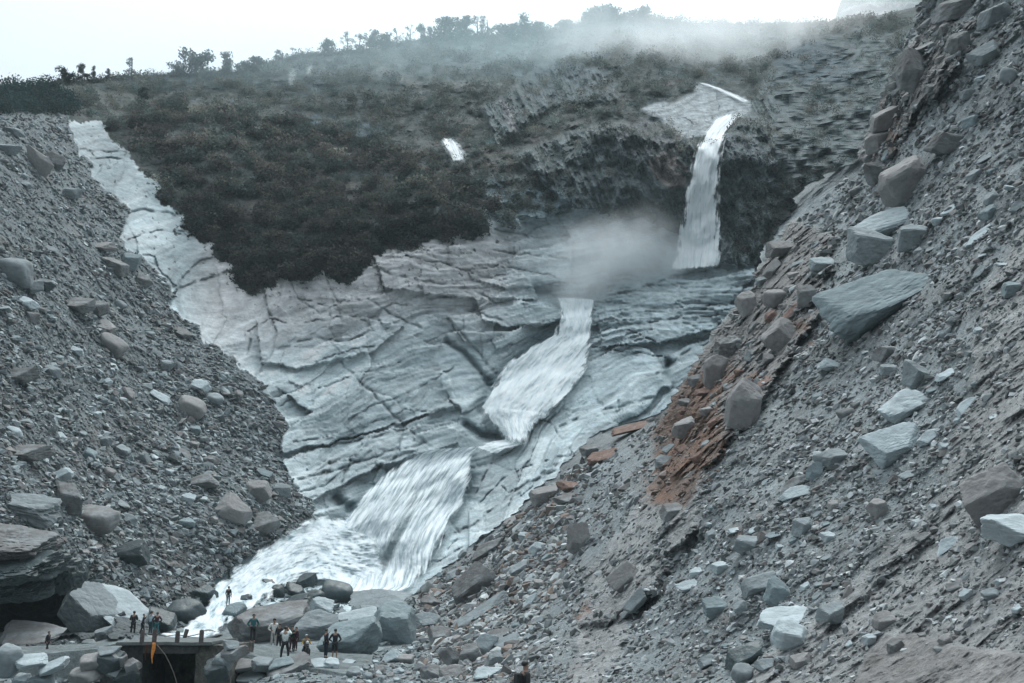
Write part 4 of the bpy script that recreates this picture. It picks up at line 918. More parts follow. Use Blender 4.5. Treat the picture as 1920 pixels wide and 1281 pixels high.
# ------------------------------------------------------------------ water
def water_mat(name, sc=(1, 1), lo=1.15, hi=2.1, c0=(.78, .85, .88), c1=(.95, .97, .975)):
    m, n, bs = mat(name); L = n.links.new
    uv = N(n, 'ShaderNodeUVMap'); mp = N(n, 'ShaderNodeMapping'); mp.inputs['Scale'].default_value = (sc[0], sc[1], 1); L(uv.outputs[0], mp.inputs[0])
    no = N(n, 'ShaderNodeTexNoise'); no.inputs['Scale'].default_value = 1; no.inputs['Detail'].default_value = 7; no.inputs['Roughness'].default_value = .62; no.inputs['Distortion'].default_value = .25; L(mp.outputs[0], no.inputs['Vector'])
    cr = N(n, 'ShaderNodeValToRGB'); cr.color_ramp.elements[0].position = .34; cr.color_ramp.elements[0].color = (*c0, 1); cr.color_ramp.elements[1].position = .58; cr.color_ramp.elements[1].color = (*c1, 1)
    L(no.outputs[0], cr.inputs[0]); L(cr.outputs[0], bs.inputs['Base Color']); bs.inputs['Roughness'].default_value = .8; bs.inputs['Specular IOR Level'].default_value = .1
    bs.inputs['Subsurface Weight'].default_value = 0
    a = N(n, 'ShaderNodeAttribute', attribute_name='Cover')
    # alpha = cover + (noise-.5)*k
    m1 = N(n, 'ShaderNodeMath', operation='MULTIPLY_ADD'); L(no.outputs[0], m1.inputs[0]); m1.inputs[1].default_value = 2.4; L(a.outputs['Fac'], m1.inputs[2])
    mr = N(n, 'ShaderNodeMapRange', interpolation_type='SMOOTHSTEP'); mr.inputs[1].default_value = lo; mr.inputs[2].default_value = hi; L(m1.outputs[0], mr.inputs[0]); L(mr.outputs[0], bs.inputs['Alpha'])
    tl = N(n, 'ShaderNodeBsdfTranslucent'); L(cr.outputs[0], tl.inputs['Color']); tr = N(n, 'ShaderNodeBsdfTransparent')
    am = N(n, 'ShaderNodeMixShader'); L(mr.outputs[0], am.inputs[0]); L(tr.outputs[0], am.inputs[1]); L(tl.outputs[0], am.inputs[2])
    mx = N(n, 'ShaderNodeMixShader'); mx.inputs[0].default_value = .08; L(bs.outputs[0], mx.inputs[1]); L(am.outputs[0], mx.inputs[2]); L(mx.outputs[0], n.nodes['Material Output'].inputs['Surface'])
    return m
def water(name, st, nu, nv, lift, label, cat, m, gaps=(), bulge=.8, turb=.5, fixD=None, kind=None, ends=(.06, .06), fill=1.0, useA=True):
    st = np.array(st, float); t = np.linspace(0, len(st) - 1, nv); i = np.clip(np.floor(t).astype(int), 0, len(st) - 2); f = (t - i)[:, None]
    q = st[i] * (1 - f) + st[i + 1] * f
    u = np.linspace(0, 1, nu)[None]
    X = q[:, 0:1] * (1 - u) + q[:, 2:3] * u; Y = q[:, 1:2] * (1 - u) + q[:, 3:4] * u
    if fixD is None:
        Dw = surfA(X.ravel(), Y.ravel())[2].reshape(X.shape)
        for _ in range(26):
            Dp = np.pad(Dw, 1, mode='edge'); Dw = (Dp[:-2, 1:-1] + Dp[2:, 1:-1] + Dp[1:-1, :-2] + Dp[1:-1, 2:] + Dw) / 5
        Dw = Dw - lift - .6
    else: Dw = np.interp(Y, fixD[0], fixD[1])
    wid = np.hypot(q[:, 2] - q[:, 0], q[:, 3] - q[:, 1])[:, None]
    vv_ = np.cumsum(np.r_[0, np.hypot(*np.diff((q[:, :2] + q[:, 2:]) / 2, axis=0).T)])[:, None] + 0 * u
    uu_ = (u - .5) * wid
    Dw = Dw - bulge * (4 * u * (1 - u)) - turb * fbm(p2(uu_ / 7, vv_ / 28, len(name)), 4, .55) - turb * .6 * fbm(p2(uu_ / 2.4, vv_ / 12, 3.), 3)
    Pw = unproj(X, Y, Dw)
    e = np.minimum(u, 1 - u) * wid;
    e = e + np.minimum(9, wid * .14) * fbm(p2(uu_ / 14, vv_ / 30, len(label)), 4, .6) * 2
    cov = sst(0, 1, e / np.minimum(20, wid * .34)) ** .8 * fill
    cov = cov * sst(0, ends[0] + 1e-6, t[:, None] / (len(st) - 1)) * sst(0, ends[1] + 1e-6, 1 - t[:, None] / (len(st) - 1))
    for gx, gy, rx, ry, am, ro in gaps:
        c_, s_ = math.cos(ro), math.sin(ro); dx, dy = X - gx, Y - gy
        cov = cov - am * np.exp(-(((dx * c_ + dy * s_) / rx) ** 2 + ((-dx * s_ + dy * c_) / ry) ** 2))
    o = mesh(name, Pw.reshape(-1, 3), gridfaces(nv, nu), m, smooth=True)
    at_ = o.data.attributes.new('Cover', 'FLOAT', 'POINT'); at_.data.foreach_set('value', np.clip(cov, -1, 1).astype(np.float32).ravel())
    uvl = o.data.uv_layers.new(name='UVMap'); li = np.zeros(len(o.data.loops), np.int32); o.data.loops.foreach_get('vertex_index', li)
    UV = np.stack([uu_.ravel() + 0 * vv_.ravel(), vv_.ravel()], -1)[li]; uvl.data.foreach_set('uv', UV.astype(np.float32).ravel())
    return tag(o, label, cat, kind='structure')
M_FALL = water_mat('falling_water', (.22, .025)); M_CAS = water_mat('cascading_water', (.12, .03), 1.2, 2.0, (.60, .70, .74), (.84, .88, .89)); M_VEIL = water_mat('veil_water', (.15, .02), 1.3, 2.5, (.50, .62, .67), (.80, .85, .87)); M_RAP = water_mat('foaming_water', (.07, .05), 1.3, 2.2, (.45, .57, .62), (.74, .79, .81))
water('waterfall', [(1352,214,1404,206),(1336,230,1382,224),(1322,246,1368,242),(1314,258,1362,256),(1302,278,1357,278),(1294,310,1353,310),(1288,350,1351,350),(1279,400,1350,400),(1272,440,1353,440),(1264,475,1354,470),(1254,510,1354,500)], 60, 220, 2.2,
      'tall white plunging waterfall at the top of the gorge', 'waterfall', M_FALL, bulge=1.0, turb=.45, gaps=[(1338,440,4,40,.5,0)], ends=(.10, .03), fill=1.7)
water('upper_stream', [(1306,154,1312,152),(1340,168,1346,163),(1370,182,1380,176),(1390,191,1398,184),(1400,195,1412,189)], 16, 110, 3.2,
      'thin white stream sliding over pale rock above the waterfall', 'stream', M_FALL, bulge=.3, turb=.2, ends=(.08, .2), fill=.72)
water('middle_cascade', [(1040,556,1118,560),(1048,580,1112,580),(1048,602,1114,604),(1036,628,1112,636),(994,650,1108,668),(946,684,1096,706),(928,716,1066,738),(898,760,1034,776),(908,782,1010,792),(932,802,996,812),(938,826,986,836)], 80, 220, 2.2,
      'white churning middle cascade between the two bedrock faces', 'cascade', M_CAS, gaps=[(944,768,7,14,.9,.3)], bulge=1.4, turb=.45, ends=(.02, .10), fill=1.6)
water('narrow_chute', [(950,782,1006,790),(956,804,990,810),(944,824,984,832),(900,832,952,846),(880,836,930,856)], 36, 90, 2.0, 'thin broken chute joining the middle and lower cascades', 'cascade', M_CAS, bulge=.5, turb=.3, ends=(.12, .15), fill=1.25)
water('lower_cascade', [(800,842,905,834),(775,852,892,850),(738,874,886,878),(700,906,884,905),(672,936,872,940),(650,962,856,970),(632,990,838,1006),(630,1020,818,1040),(640,1060,802,1070),(640,1100,780,1100),(645,1118,740,1112)], 110, 200, 2.2,
      'wide fanning lower cascade streaking over dark rock', 'cascade', M_VEIL, gaps=[(748,1000,10,50,.95,.45),(722,1050,11,36,.95,.35),(775,935,22,40,.38,.6),(690,1062,14,30,.75,.5),(800,985,7,60,.5,.5),(830,900,10,40,.25,.4),(740,940,8,40,.35,.6)], bulge=1.2, turb=.35, ends=(.03, .02), fill=1.22)
water('rapids', [(700,975,740,1108),(650,968,700,1116),(612,962,650,1112),(575,972,610,1092),(540,992,572,1092),(505,1018,540,1100),(468,1042,508,1122),(436,1064,482,1142),(405,1092,455,1150),(388,1124,436,1166),(362,1158,418,1188),(335,1182,385,1200),(280,1186,335,1202)], 90, 240, 1.6,
      'white foaming rapids rushing left from the lower cascade to the bridge', 'rapids', M_RAP, gaps=[(425,1085,20,10,.5,.6)], bulge=2.2, turb=.55, ends=(.05, .04), fill=1.45)
water('small_falls', [(828,258,846,258),(830,272,862,270),(838,288,872,286),(846,304,876,302)], 20, 40, 3.0, 'small white trickle falling over rock in the dark hillside', 'waterfall', M_FALL, bulge=.3, turb=.3, ends=(.1, .1), fill=.75)
# ------------------------------------------------------------------ vegetation
def leaf_cloud(cen, rad, nper, leaf, cols, squash=.7):
    """clumps of small leaf faces; cen (n,3), rad (n,), colours (n,3)"""
    n = len(cen); m = n * nper
    c = np.repeat(cen, nper, 0); r = np.repeat(rad, nper)
    d = RNG.normal(size=(m, 3)); d /= np.linalg.norm(d, axis=1)[:, None]; d *= (RNG.random(m) ** .45)[:, None]; d[:, 2] *= squash
    lump = 1 + .35 * perlin(d * 1.7 + np.repeat(RNG.uniform(0, 90, (n, 1)), nper, 0)); p = c + d * (r * lump)[:, None]
    a = RNG.normal(size=(m, 3)); a /= np.linalg.norm(a, axis=1)[:, None]; b = np.cross(a, RNG.normal(size=(m, 3))); b /= np.linalg.norm(b, axis=1)[:, None]
    s = (np.repeat(leaf, nper) if hasattr(leaf, '__len__') else leaf) * RNG.uniform(.6, 1.4, m); s = s[:, None]
    V = np.stack([p - a * s, p + b * s * .6, p + a * s, p - b * s * .6], 1).reshape(-1, 3)
    K = np.repeat(np.repeat(cols * RNG.uniform(.6, 1.5, (n, 1)), nper, 0) * RNG.uniform(.75, 1.3, (m, 1)), 4, 0)
    return V, np.arange(m * 4).reshape(-1, 4), K
G = np.array([[.035, .046, .042], [.048, .058, .05], [.058, .054, .05], [.072, .066, .06], [.044, .06, .058], [.095, .095, .08]])
vbl = veg.astype(float)
for _ in range(16): vbl = (vbl + np.roll(vbl, 1, 0) + np.roll(vbl, -1, 0) + np.roll(vbl, 1, 1) + np.roll(vbl, -1, 1)) / 5
def vegat(x, y):
    r, c = gridD(x, y); return sst(.15, .85, vbl[r, c]) * (1 - .95 * np.clip(2 * slb[r, c], 0, 1)) * (1 - .78 * np.clip(crag[r, c], 0, 1))
def shrubs(name, label, poly, n, rpx, nper, pal, dens=None, tint=None):
    x, y = sample(poly, n, dens); pts, nn, dd = surfA(x, y); rr_, rc_ = gridD(x, y); rad = sizes(n, rpx[0], rpx[1], 2.) * dd / F * (.4 + .6 * sst(.4, 1, vbl[rr_, rc_]))
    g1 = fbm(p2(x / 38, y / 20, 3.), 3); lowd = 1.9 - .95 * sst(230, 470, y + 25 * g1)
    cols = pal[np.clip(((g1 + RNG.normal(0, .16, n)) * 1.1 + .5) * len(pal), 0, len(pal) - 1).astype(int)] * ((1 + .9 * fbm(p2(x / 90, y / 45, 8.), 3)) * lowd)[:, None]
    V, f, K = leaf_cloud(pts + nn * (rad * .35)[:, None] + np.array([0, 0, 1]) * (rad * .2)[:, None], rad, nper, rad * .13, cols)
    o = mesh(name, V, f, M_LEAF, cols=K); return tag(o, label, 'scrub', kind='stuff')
VL = [(195,240),(300,195),(560,230),(860,320),(960,400),(930,470),(820,480),(700,510),(650,570),(490,590),(420,540),(400,470),(310,400),(260,345)]
shrubs('hillside_scrub', 'dense dark brown green scrub on the lower hillside', VL, 2900, (4, 24), 120, G, lambda x, y: vegat(x, y) * (.03 + .97 * sst(-.1 , .16, fbm(p2(x / 34, y / 18, 7.), 4) + .25 * sst(380, 480, y))))
VU = [(130,215),(140,160),(520,125),(900,75),(1300,55),(1560,55),(1700,25),(1730,60),(1690,160),(1620,310),(1500,340),(1420,480),(1360,480),(1350,280),(1300,270),(1280,400),(1100,400),(900,400),(700,280),(500,230),(250,230)]
GU = np.array([[.075, .098, .095], [.09, .108, .098], [.10, .098, .085], [.07, .088, .088], [.12, .12, .105]]) * .78
shrubs('upper_scrub', 'sparse grass and scrub on the upper hillside and cliffs', VU, 6200, (3, 14), 70, GU, lambda x, y: vegat(x, y) * (.16 + .84 * sst(-.05, .28, fbm(p2(x / 50, y / 22, 12.), 3)) * (1 - .97 * inpoly(x, y, ROCKS_IN_VEG[0][0]))))
x_ = np.linspace(100, 1640, 900) + RNG.uniform(-2, 2, 900); y_ = skyline(x_) + RNG.uniform(1, 9, 900)
pts, nn, dd = surfA(x_, y_); rad = sizes(900, 4, 13, 2.) * dd / F
V, f, K = leaf_cloud(pts + np.array([0, 0, 1.]) * (rad * .5)[:, None], rad, 50, rad * .16, GU[RNG.integers(0, 5, 900)])
tag(mesh('ridge_scrub', V, f, M_LEAF, cols=K), 'low scrub lining the skyline of the hill', 'scrub', kind='stuff')
shrubs('ledge_scrub', 'dark tufts of scrub growing in cracks of the upper rock face', [(480,560),(700,480),(830,455),(900,470),(760,540),(640,580),(560,640),(480,620)], 420, (2, 9), 60, G, lambda x, y: sst(-.05, .3, fbm(p2(x / 26, y / 14, 17.), 3)) * sst(640, 500, y))
shrubs('bank_scrub', 'dark bushes on the ledge right of the waterfall', [(1400,380),(1500,330),(1600,300),(1520,350),(1460,420),(1420,490),(1370,480)], 420, (5, 14), 30, G)
# dark wood at the upper left, behind the scree crest
x, y = sample([(-150,175),(90,168),(128,190),(140,216),(-150,214)], 520); pts, nn, dd = surfA(x, y); rad = sizes(520, 8, 22, 1.) * dd / F
V, f, K = leaf_cloud(pts + np.array([0, 0, 1.]) * (rad * .7)[:, None], rad, 110, rad * .11, np.array([[.022, .042, .045], [.03, .05, .05]])[RNG.integers(0, 2, 520)], 1.)
tag(mesh('wood', V, f, M_LEAF, cols=K), 'dense dark green wood above the left scree slope', 'wood', kind='stuff')

M_BARK = plain('bark', (.07, .065, .06), .9, .3)
def tree(px, base, top, wpx, D, label, style='round', col=(.045, .062, .058), n=70):
    k = D / F; h = (base - top) * k; R = wpx / 2 * k; b = at(px, base, D); b.z -= 1.2; t = empty('tree', b)
    tag(t, label, 'tree', 'trees on the skyline'); v = []; f = []; h += 1.2; cen = []; rad = []
    rs = random.Random(int(px * 7 + base)); ln = rs.uniform(-.06, .06) * h
    z0 = {'round': .35, 'tall': .25, 'flat': .45, 'bare': .3}[style]
    tube(v, f, [(0, 0, 0), (ln * .3, 0, h * .3), (ln * .7, .05, h * .62), (ln, 0, h * .93)], [h * .035, h * .027, h * .018, h * .006], 7)
    nb = {'round': 12, 'tall': 13, 'flat': 12, 'bare': 11}[style]
    for i in range(nb):
        zz = h * (z0 + (.92 - z0) * (i / (nb - 1))); a = rs.uniform(0, 6.28)
        fr = (zz / h - z0) / (1 - z0)
        prof = {'round': math.sin(math.pi * min(1, .25 + fr * .75)) ** .6, 'tall': .8 * (1 - fr) ** .5 + .1, 'flat': .55 + .45 * (fr > .45), 'bare': .6 + .4 * math.sin(3 * fr)}[style]
        rr = R * prof * rs.uniform(.5, 1.0); e = Vector((ln * zz / h + rr * math.cos(a), rr * math.sin(a), min(h, zz + rr * .35)))
        s0 = Vector((ln * zz / h * .9, 0, zz - h * .05)); tube(v, f, [s0, (s0 + e) / 2 + Vector((0, 0, -.04 * h)), e], [h * .012, h * .008, h * .003], 5)
        cr = R * ({'round': .5, 'tall': .5, 'flat': .42, 'bare': .34}[style]) * rs.uniform(.7, 1.2)
        cen.append(tuple(e)); rad.append(cr)
        if style != 'bare': cen.append(tuple((s0 + e) / 2 + Vector((0, 0, cr * .4)))); rad.append(cr * .75)
    mesh('trunk', v, f, M_BARK, t)
    cen = np.array(cen); rad = np.array(rad); cc = np.array(col)[None] * RNG.uniform(.75, 1.3, (len(cen), 1))
    V, ff, K = leaf_cloud(cen, rad, n, rad * .2, cc); mesh('crown', V, ff, M_LEAF, t, cols=K)
    return t
def Ds(px, base): return float(surfA(px, max(base, float(skyline(px)) + 3))[2][0])
TR = [
 (152,152,124,18,'round','small bushy tree alone on the left skyline, leftmost tree',.0),
 (176,148,131,14,'flat','small thin leaning tree second from the left on the skyline'),
 (203,146,131,10,'tall','tiny pointed tree third from the left on the skyline'),
 (246,147,107,18,'bare','slim tree with two tufts standing alone against the sky'),
 (266,202,166,20,'tall','dark upright tree on the grassy terrace below the skyline'),
 (335,142,128,28,'flat','low spreading bush tree left of the wide domed tree'),
 (368,140,113,46,'flat','wide domed tree on the left skyline'),
 (421,140,102,26,'tall','dense upright tree standing highest on the left skyline'),
 (455,138,124,24,'round','small rounded tree right of the dense upright tree'),
 (480,136,116,28,'round','pale rounded tree before the rock crag on the skyline'),
 (530,118,98,24,'bare','thin tree at the foot of the skyline rock crag'),
 (550,112,98,18,'bare','scraggy bush on the rock crag edge'),
 (616,100,80,24,'round','small rounded tree right of the crag top'),
 (652,96,64,20,'bare','left one of two thin feathery trees side by side'),
 (672,95,62,22,'bare','right one of two thin feathery trees side by side'),
 (700,94,64,24,'round','dense tree with level top right of the two feathery trees'),
 (718,92,66,22,'round','dense tree touching the level topped one on its right'),
 (745,88,56,18,'bare','sparse twiggy tree in the gap of the skyline'),
 (768,86,50,16,'bare','taller twiggy tree with bare stems'),
 (788,84,48,20,'tall','dark pointed tree right of the twiggy trees'),
 (808,80,52,16,'tall','slender pointed tree between dark pointed tree and tall grove'),
 (832,78,40,34,'round','large tree at the left of the tall central grove'),
 (856,76,38,26,'round','second large tree of the tall central grove'),
 (874,74,30,22,'tall','tallest narrow tree of the central grove'),
 (895,74,28,26,'bare','open branched tree with forked top right of the narrow tree'),
 (915,74,32,24,'bare','open branched tree at the right end of the central grove'),
 (955,76,52,34,'round','rounded tree right of the dip in the skyline'),
 (985,74,44,36,'flat','spreading tree with ragged top right of the dip'),
 (1008,70,52,28,'round','low tree on the right of the spreading ragged tree'),
 (1060,60,46,26,'round','small hazy tree on the rising ridge'),
 (1112,46,26,32,'round','first hazy tree on top of the misty summit'),
 (1145,40,20,36,'round','highest hazy tree on top of the misty summit'),
 (1180,40,22,30,'bare','open hazy tree on the right of the misty summit'),
 (1210,42,24,36,'round','last rounded tree on the misty summit'),
 (120,150,138,26,'round','low tree at the right end of the dark wood'),
]
for tr in TR:
    px, base, top, wpx, st, lab = tr[:6]; yt = .4 * sst(100, 40, np.array(float(base)))
    cl_ = (.045, .062, .06) if lab != TR[4][5] else (.025, .04, .04)
    tree(px, base + 3, top - 5, wpx * 1.35, Ds(px, base) - 1, lab, st, cl_)

# ------------------------------------------------------------------ far crag beyond the ridge
g = np.linspace(0, 1, 90); X, Y = np.meshgrid(1560 + 260 * g, -60 + 130 * np.linspace(0, 1, 60)); 
top = np.interp(1560 + 260 * g, [1560, 1588, 1594, 1640, 1700, 1760, 1820], [60, 38, 2, -22, -34, -40, -20])
Y = top[None] + (95 - top[None]) * np.linspace(0, 1, 60)[:, None]
Pf = unproj(X, Y, 620 - 90 * (Y - top[None]) / 130); Pf = Pf + normals(Pf) * (9 * fbm(Pf / 30., 5, .55, True) + 4 * fbm(p2(X / 6, Y / 40, 2.), 4))[..., None]
bk = back_rows(Pf, 5, 9., .6); Pf = np.concatenate([bk, Pf])
cc = np.array([.38, .42, .43]) * (1 + .5 * fbm(Pf / 14., 4)[..., None])
tag(mesh('far_crag', Pf.reshape(-1, 3), gridfaces(*Pf.shape[:2]), M_FACE, smooth=True, cols=cc.reshape(-1, 3)), 'pale hazy rock crag rising beyond the ridge at the upper right', 'crag', kind='structure')

# ------------------------------------------------------------------ bridge, road
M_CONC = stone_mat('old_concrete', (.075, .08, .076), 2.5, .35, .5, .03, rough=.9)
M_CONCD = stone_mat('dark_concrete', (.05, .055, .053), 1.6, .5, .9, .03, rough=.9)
M_DECK = stone_mat('dusty_deck', (.13, .145, .145), 3, .25, .4, .02)
M_POST = plain('weathered_post', (.10, .085, .08), .8, .3)
M_MASON = stone_mat('masonry', (.10, .098, .09), 3., .6, .9, .06)
YB = 50.5
def xz(px, py, Y=YB): p = atY(px, py, Y); return p.x, p.z
br = empty('bridge', atY(330, 1281, YB)); tag(br, 'low concrete culvert bridge with short posts over the stream', 'bridge')
bo = Vector(br.location)
def bpart(name, x0, z0, x1, z1, y0, y1, m, parent=br, noise=True):
    bm = bmesh.new(); bmesh.ops.create_cube(bm, size=1)
    for q in bm.verts: q.co = Vector(((x0 + x1) / 2 + q.co.x * (x1 - x0), (y0 + y1) / 2 + q.co.y * (y1 - y0), (z0 + z1) / 2 + q.co.z * (z1 - z0)))
    bmesh.ops.bevel(bm, geom=bm.edges[:], offset=.03, segments=2, affect='EDGES')
    bmesh.ops.subdivide_edges(bm, edges=[e for e in bm.edges if e.calc_length() > .4], cuts=14, use_grid_fill=True)
    v = np.array([q.co[:] for q in bm.verts]); 
    if noise: v = v + (.13 if name == 'abutment' else .06) * np.stack([fbm(v * 1.1, 5, .6), fbm(v * 1.1 + 9, 5, .6), fbm(v * 1.1 + 19, 5, .6)], -1)
    f = [[q.index for q in fc.verts] for fc in bm.faces]; bm.free()
    o = mesh(name, v - np.array(bo), f, m, parent); return o
xl, zd = xz(252, 1203); xr, _ = xz(378, 1203); _, zd2 = xz(300, 1226); xo0, _ = xz(268, 1230); xo1, _ = xz(366, 1230)
xL0, _ = xz(205, 1230); xR1, _ = xz(432, 1230); _, zs = xz(300, 1211)
bpart('deck', xL0 + .3, zs + .02, xR1 - .9, zd - .02, YB - .2, YB + 4.6, M_DECK)
bpart('beam', xo0 - .05, zd2, xo1 + .15, zs, YB, YB + .5, M_CONC)
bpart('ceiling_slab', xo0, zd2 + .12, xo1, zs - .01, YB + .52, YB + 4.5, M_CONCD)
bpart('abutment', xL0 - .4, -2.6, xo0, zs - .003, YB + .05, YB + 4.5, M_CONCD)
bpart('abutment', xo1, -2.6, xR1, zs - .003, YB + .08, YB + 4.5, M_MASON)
bpart('added_light_block', xo0 + .0, -2.6, xo1 - .62, zd2 + .1, YB + 3.4, YB + 3.9, M_CONCD)  # added wall: stops light from the far end so the opening stays dark
for (px, pt, pb, wd, ln_) in [(267,1181,1209,6.5,.0),(290,1179,1209,7,.0),(333,1183,1209,7,.0),(378,1181,1208,7,.03)]:
    x0, z0 = xz(px, pb); _, z1 = xz(px, pt); wv = wd / 2 * YB / F
    bpart('post', x0 - wv, z0 - .02, x0 + wv, z1, YB - .2, YB - .2 + 2 * wv, M_POST, noise=False)
v = []; f = []; x0, z0 = xz(344, 1203, YB + 5); x1, z1 = xz(351, 1180, YB + 5)
tube(v, f, [Vector((x0, YB + 5, z0)) - bo, Vector((x1, YB + 5, z1)) - bo], .11, 8); mesh('post', v, f, M_POST, br)
v = []; f = []; pr = [xz(p, q) for p, q in ((267, 1188), (290, 1189), (312, 1193), (333, 1190), (356, 1193), (378, 1188))]
tube(v, f, [Vector((a, YB - .12, b)) - bo for a, b in pr], .02, 5); mesh('rail_rope', v, f, M_POST, br)
# cloth and hose
def cloth(px, y0, y1, wpx, m, label):
    x0, z0 = xz(px, y0, YB - .45); _, z1 = xz(px, y1, YB - .45); w_ = wpx * YB / F; n = 14; V = []; fc = []
    for i in range(n + 1):
        t = i / n; ww = w_ * (.5 + .5 * math.sin(math.pi * min(1, t * 1.1 + .12))) * (1 - .75 * t ** 2)
        for j in range(9):
            u = j / 8 - .5; V.append((u * ww + .02 * math.sin(t * 7), .05 * math.sin(j * 1.9 + t * 3) * (1 - .5 * t), (z1 - z0) * t))
    for i in range(n):
        for j in range(8): a = i * 9 + j; fc.append([a, a + 1, a + 10, a + 9])
    o = mesh('cloth', V, fc, m, smooth=True); o.location = (x0, YB - .5, z0)
    md = o.modifiers.new('thick', 'SOLIDIFY'); md.thickness = .012
    return tag(o, label, 'cloth')
cloth(289, 1205, 1244, 7.5, plain('orange_cloth', (.85, .33, .07), .7, .25, 8), 'bright orange cloth hanging from a post over the bridge opening')
cloth(276, 1208, 1238, 5, plain('maroon_cloth', (.10, .035, .02), .8, .3, 8), 'dim dark red cloth hanging left of the bright orange one')
v = []; f = []; pth = [(294, 1209), (300, 1216), (310, 1228), (318, 1244), (325, 1260), (330, 1276), (333, 1290)]
tube(v, f, [atY(a, b, YB - .35) for a, b in pth], .022, 6); tag(mesh('hose', v, f, plain('grey_hose', (.16, .14, .13), .6)), 'thin hose hanging down in a curve across the bridge opening', 'hose')
boulder(352, 1235, 24, 26, 10, 'round', 'dark', 'dark boulder seen through the right side of the bridge opening', .8, D=56.2, name='boulder', group=VF)
boulder(356, 1262, 24, 26, 30, 'slab', 'pale', 'pale slab seen through the right side of the bridge opening', .6, D=55.8, group=VF)
# road : dusty track right of the bridge and left path
def road(name, L, R, label, cat, m, fn=None, z=None):
    n = 60; V = []; K = []
    a = np.array(L, float); b = np.array(R, float); t = np.linspace(0, len(a) - 1, n)
    La = np.stack([np.interp(t, range(len(a)), a[:, i]) for i in range(3)], -1); Ra = np.stack([np.interp(t, range(len(a)), b[:, i]) for i in range(3)], -1)
    u = np.linspace(0, 1, 24)[None, :, None]; q = La[:, None] * (1 - u) + Ra[:, None] * u
    Pq = unproj(q[..., 0], q[..., 1], q[..., 2])
    rut = np.exp(-((u[..., 0] - .3) / .06) ** 2) + np.exp(-((u[..., 0] - .68) / .06) ** 2)
    Pq[..., 2] += .06 * fbm(Pq / .8, 3) - .07 * rut; cc = np.array([.17, .20, .205]) * (1 + .25 * fbm(Pq / 1.1, 4)[..., None]) * (1 - .15 * rut[..., None])
    # turned-down verges so the bed has thickness
    e0 = Pq[:, :1].copy(); e0[..., 2] -= 1.6; e0[..., 1] += .3; e1 = Pq[:, -1:].copy(); e1[..., 2] -= 1.6; e1[..., 1] -= .3
    Pq = np.concatenate([e0, Pq, e1], 1); cc = np.concatenate([cc[:, :1], cc, cc[:, -1:]], 1)
    o = mesh(name, Pq.reshape(-1, 3), gridfaces(*Pq.shape[:2]), m, smooth=True, cols=cc.reshape(-1, 3)); return tag(o, label, cat, kind='structure')
road('road', [(368,1202,56.5),(440,1203,57),(520,1212,58),(600,1222,57),(700,1228,55)], [(372,1213,50.4),(432,1218,50.3),(500,1236,50),(560,1248,49.3),(690,1272,46)], 'dusty rutted track climbing onto the bridge from the right', 'road', M_SCREE)
road('path', [(-80,1214,58),(60,1212,58),(150,1208,58),(262,1200,57)], [(-80,1229,52),(60,1228,52),(150,1220,52),(262,1212,50.6)], 'narrow grey path leading left from the bridge', 'path', M_SCREE)

# ------------------------------------------------------------------ people
def skin_obj(name, verts, edges, radii, m, parent, sub=1, root=0):
    me = bpy.data.meshes.new(name); me.from_pydata([tuple(q) for q in verts], edges, []); o = bpy.data.objects.new('tmp', me); C.objects.link(o)
    md = o.modifiers.new('s', 'SKIN'); sv = me.skin_vertices[0].data
    for i, r in enumerate(radii): sv[i].radius = r if hasattr(r, '__len__') else (r, r); sv[i].use_root = (i == root)
    if sub: o.modifiers.new('u', 'SUBSURF').levels = sub
    dg = bpy.context.evaluated_depsgraph_get(); dg.update(); m2 = bpy.data.meshes.new_from_object(o.evaluated_get(dg)); bpy.data.objects.remove(o)
    m2.materials.clear(); m2.materials.append(m); m2.polygons.foreach_set('use_smooth', [True] * len(m2.polygons))
    ob = bpy.data.objects.new(name, m2); C.objects.link(ob); ob.parent = parent; return ob
M_SKIN = plain('skin', (.32, .2, .15), .6, .05); M_HAIR = plain('hair', (.015, .014, .014), .6, .2)
CM = {}
def cloth_mat(c):
    if c not in CM: CM[c] = plain('fabric', c, .85, .2, 9)
    return CM[c]
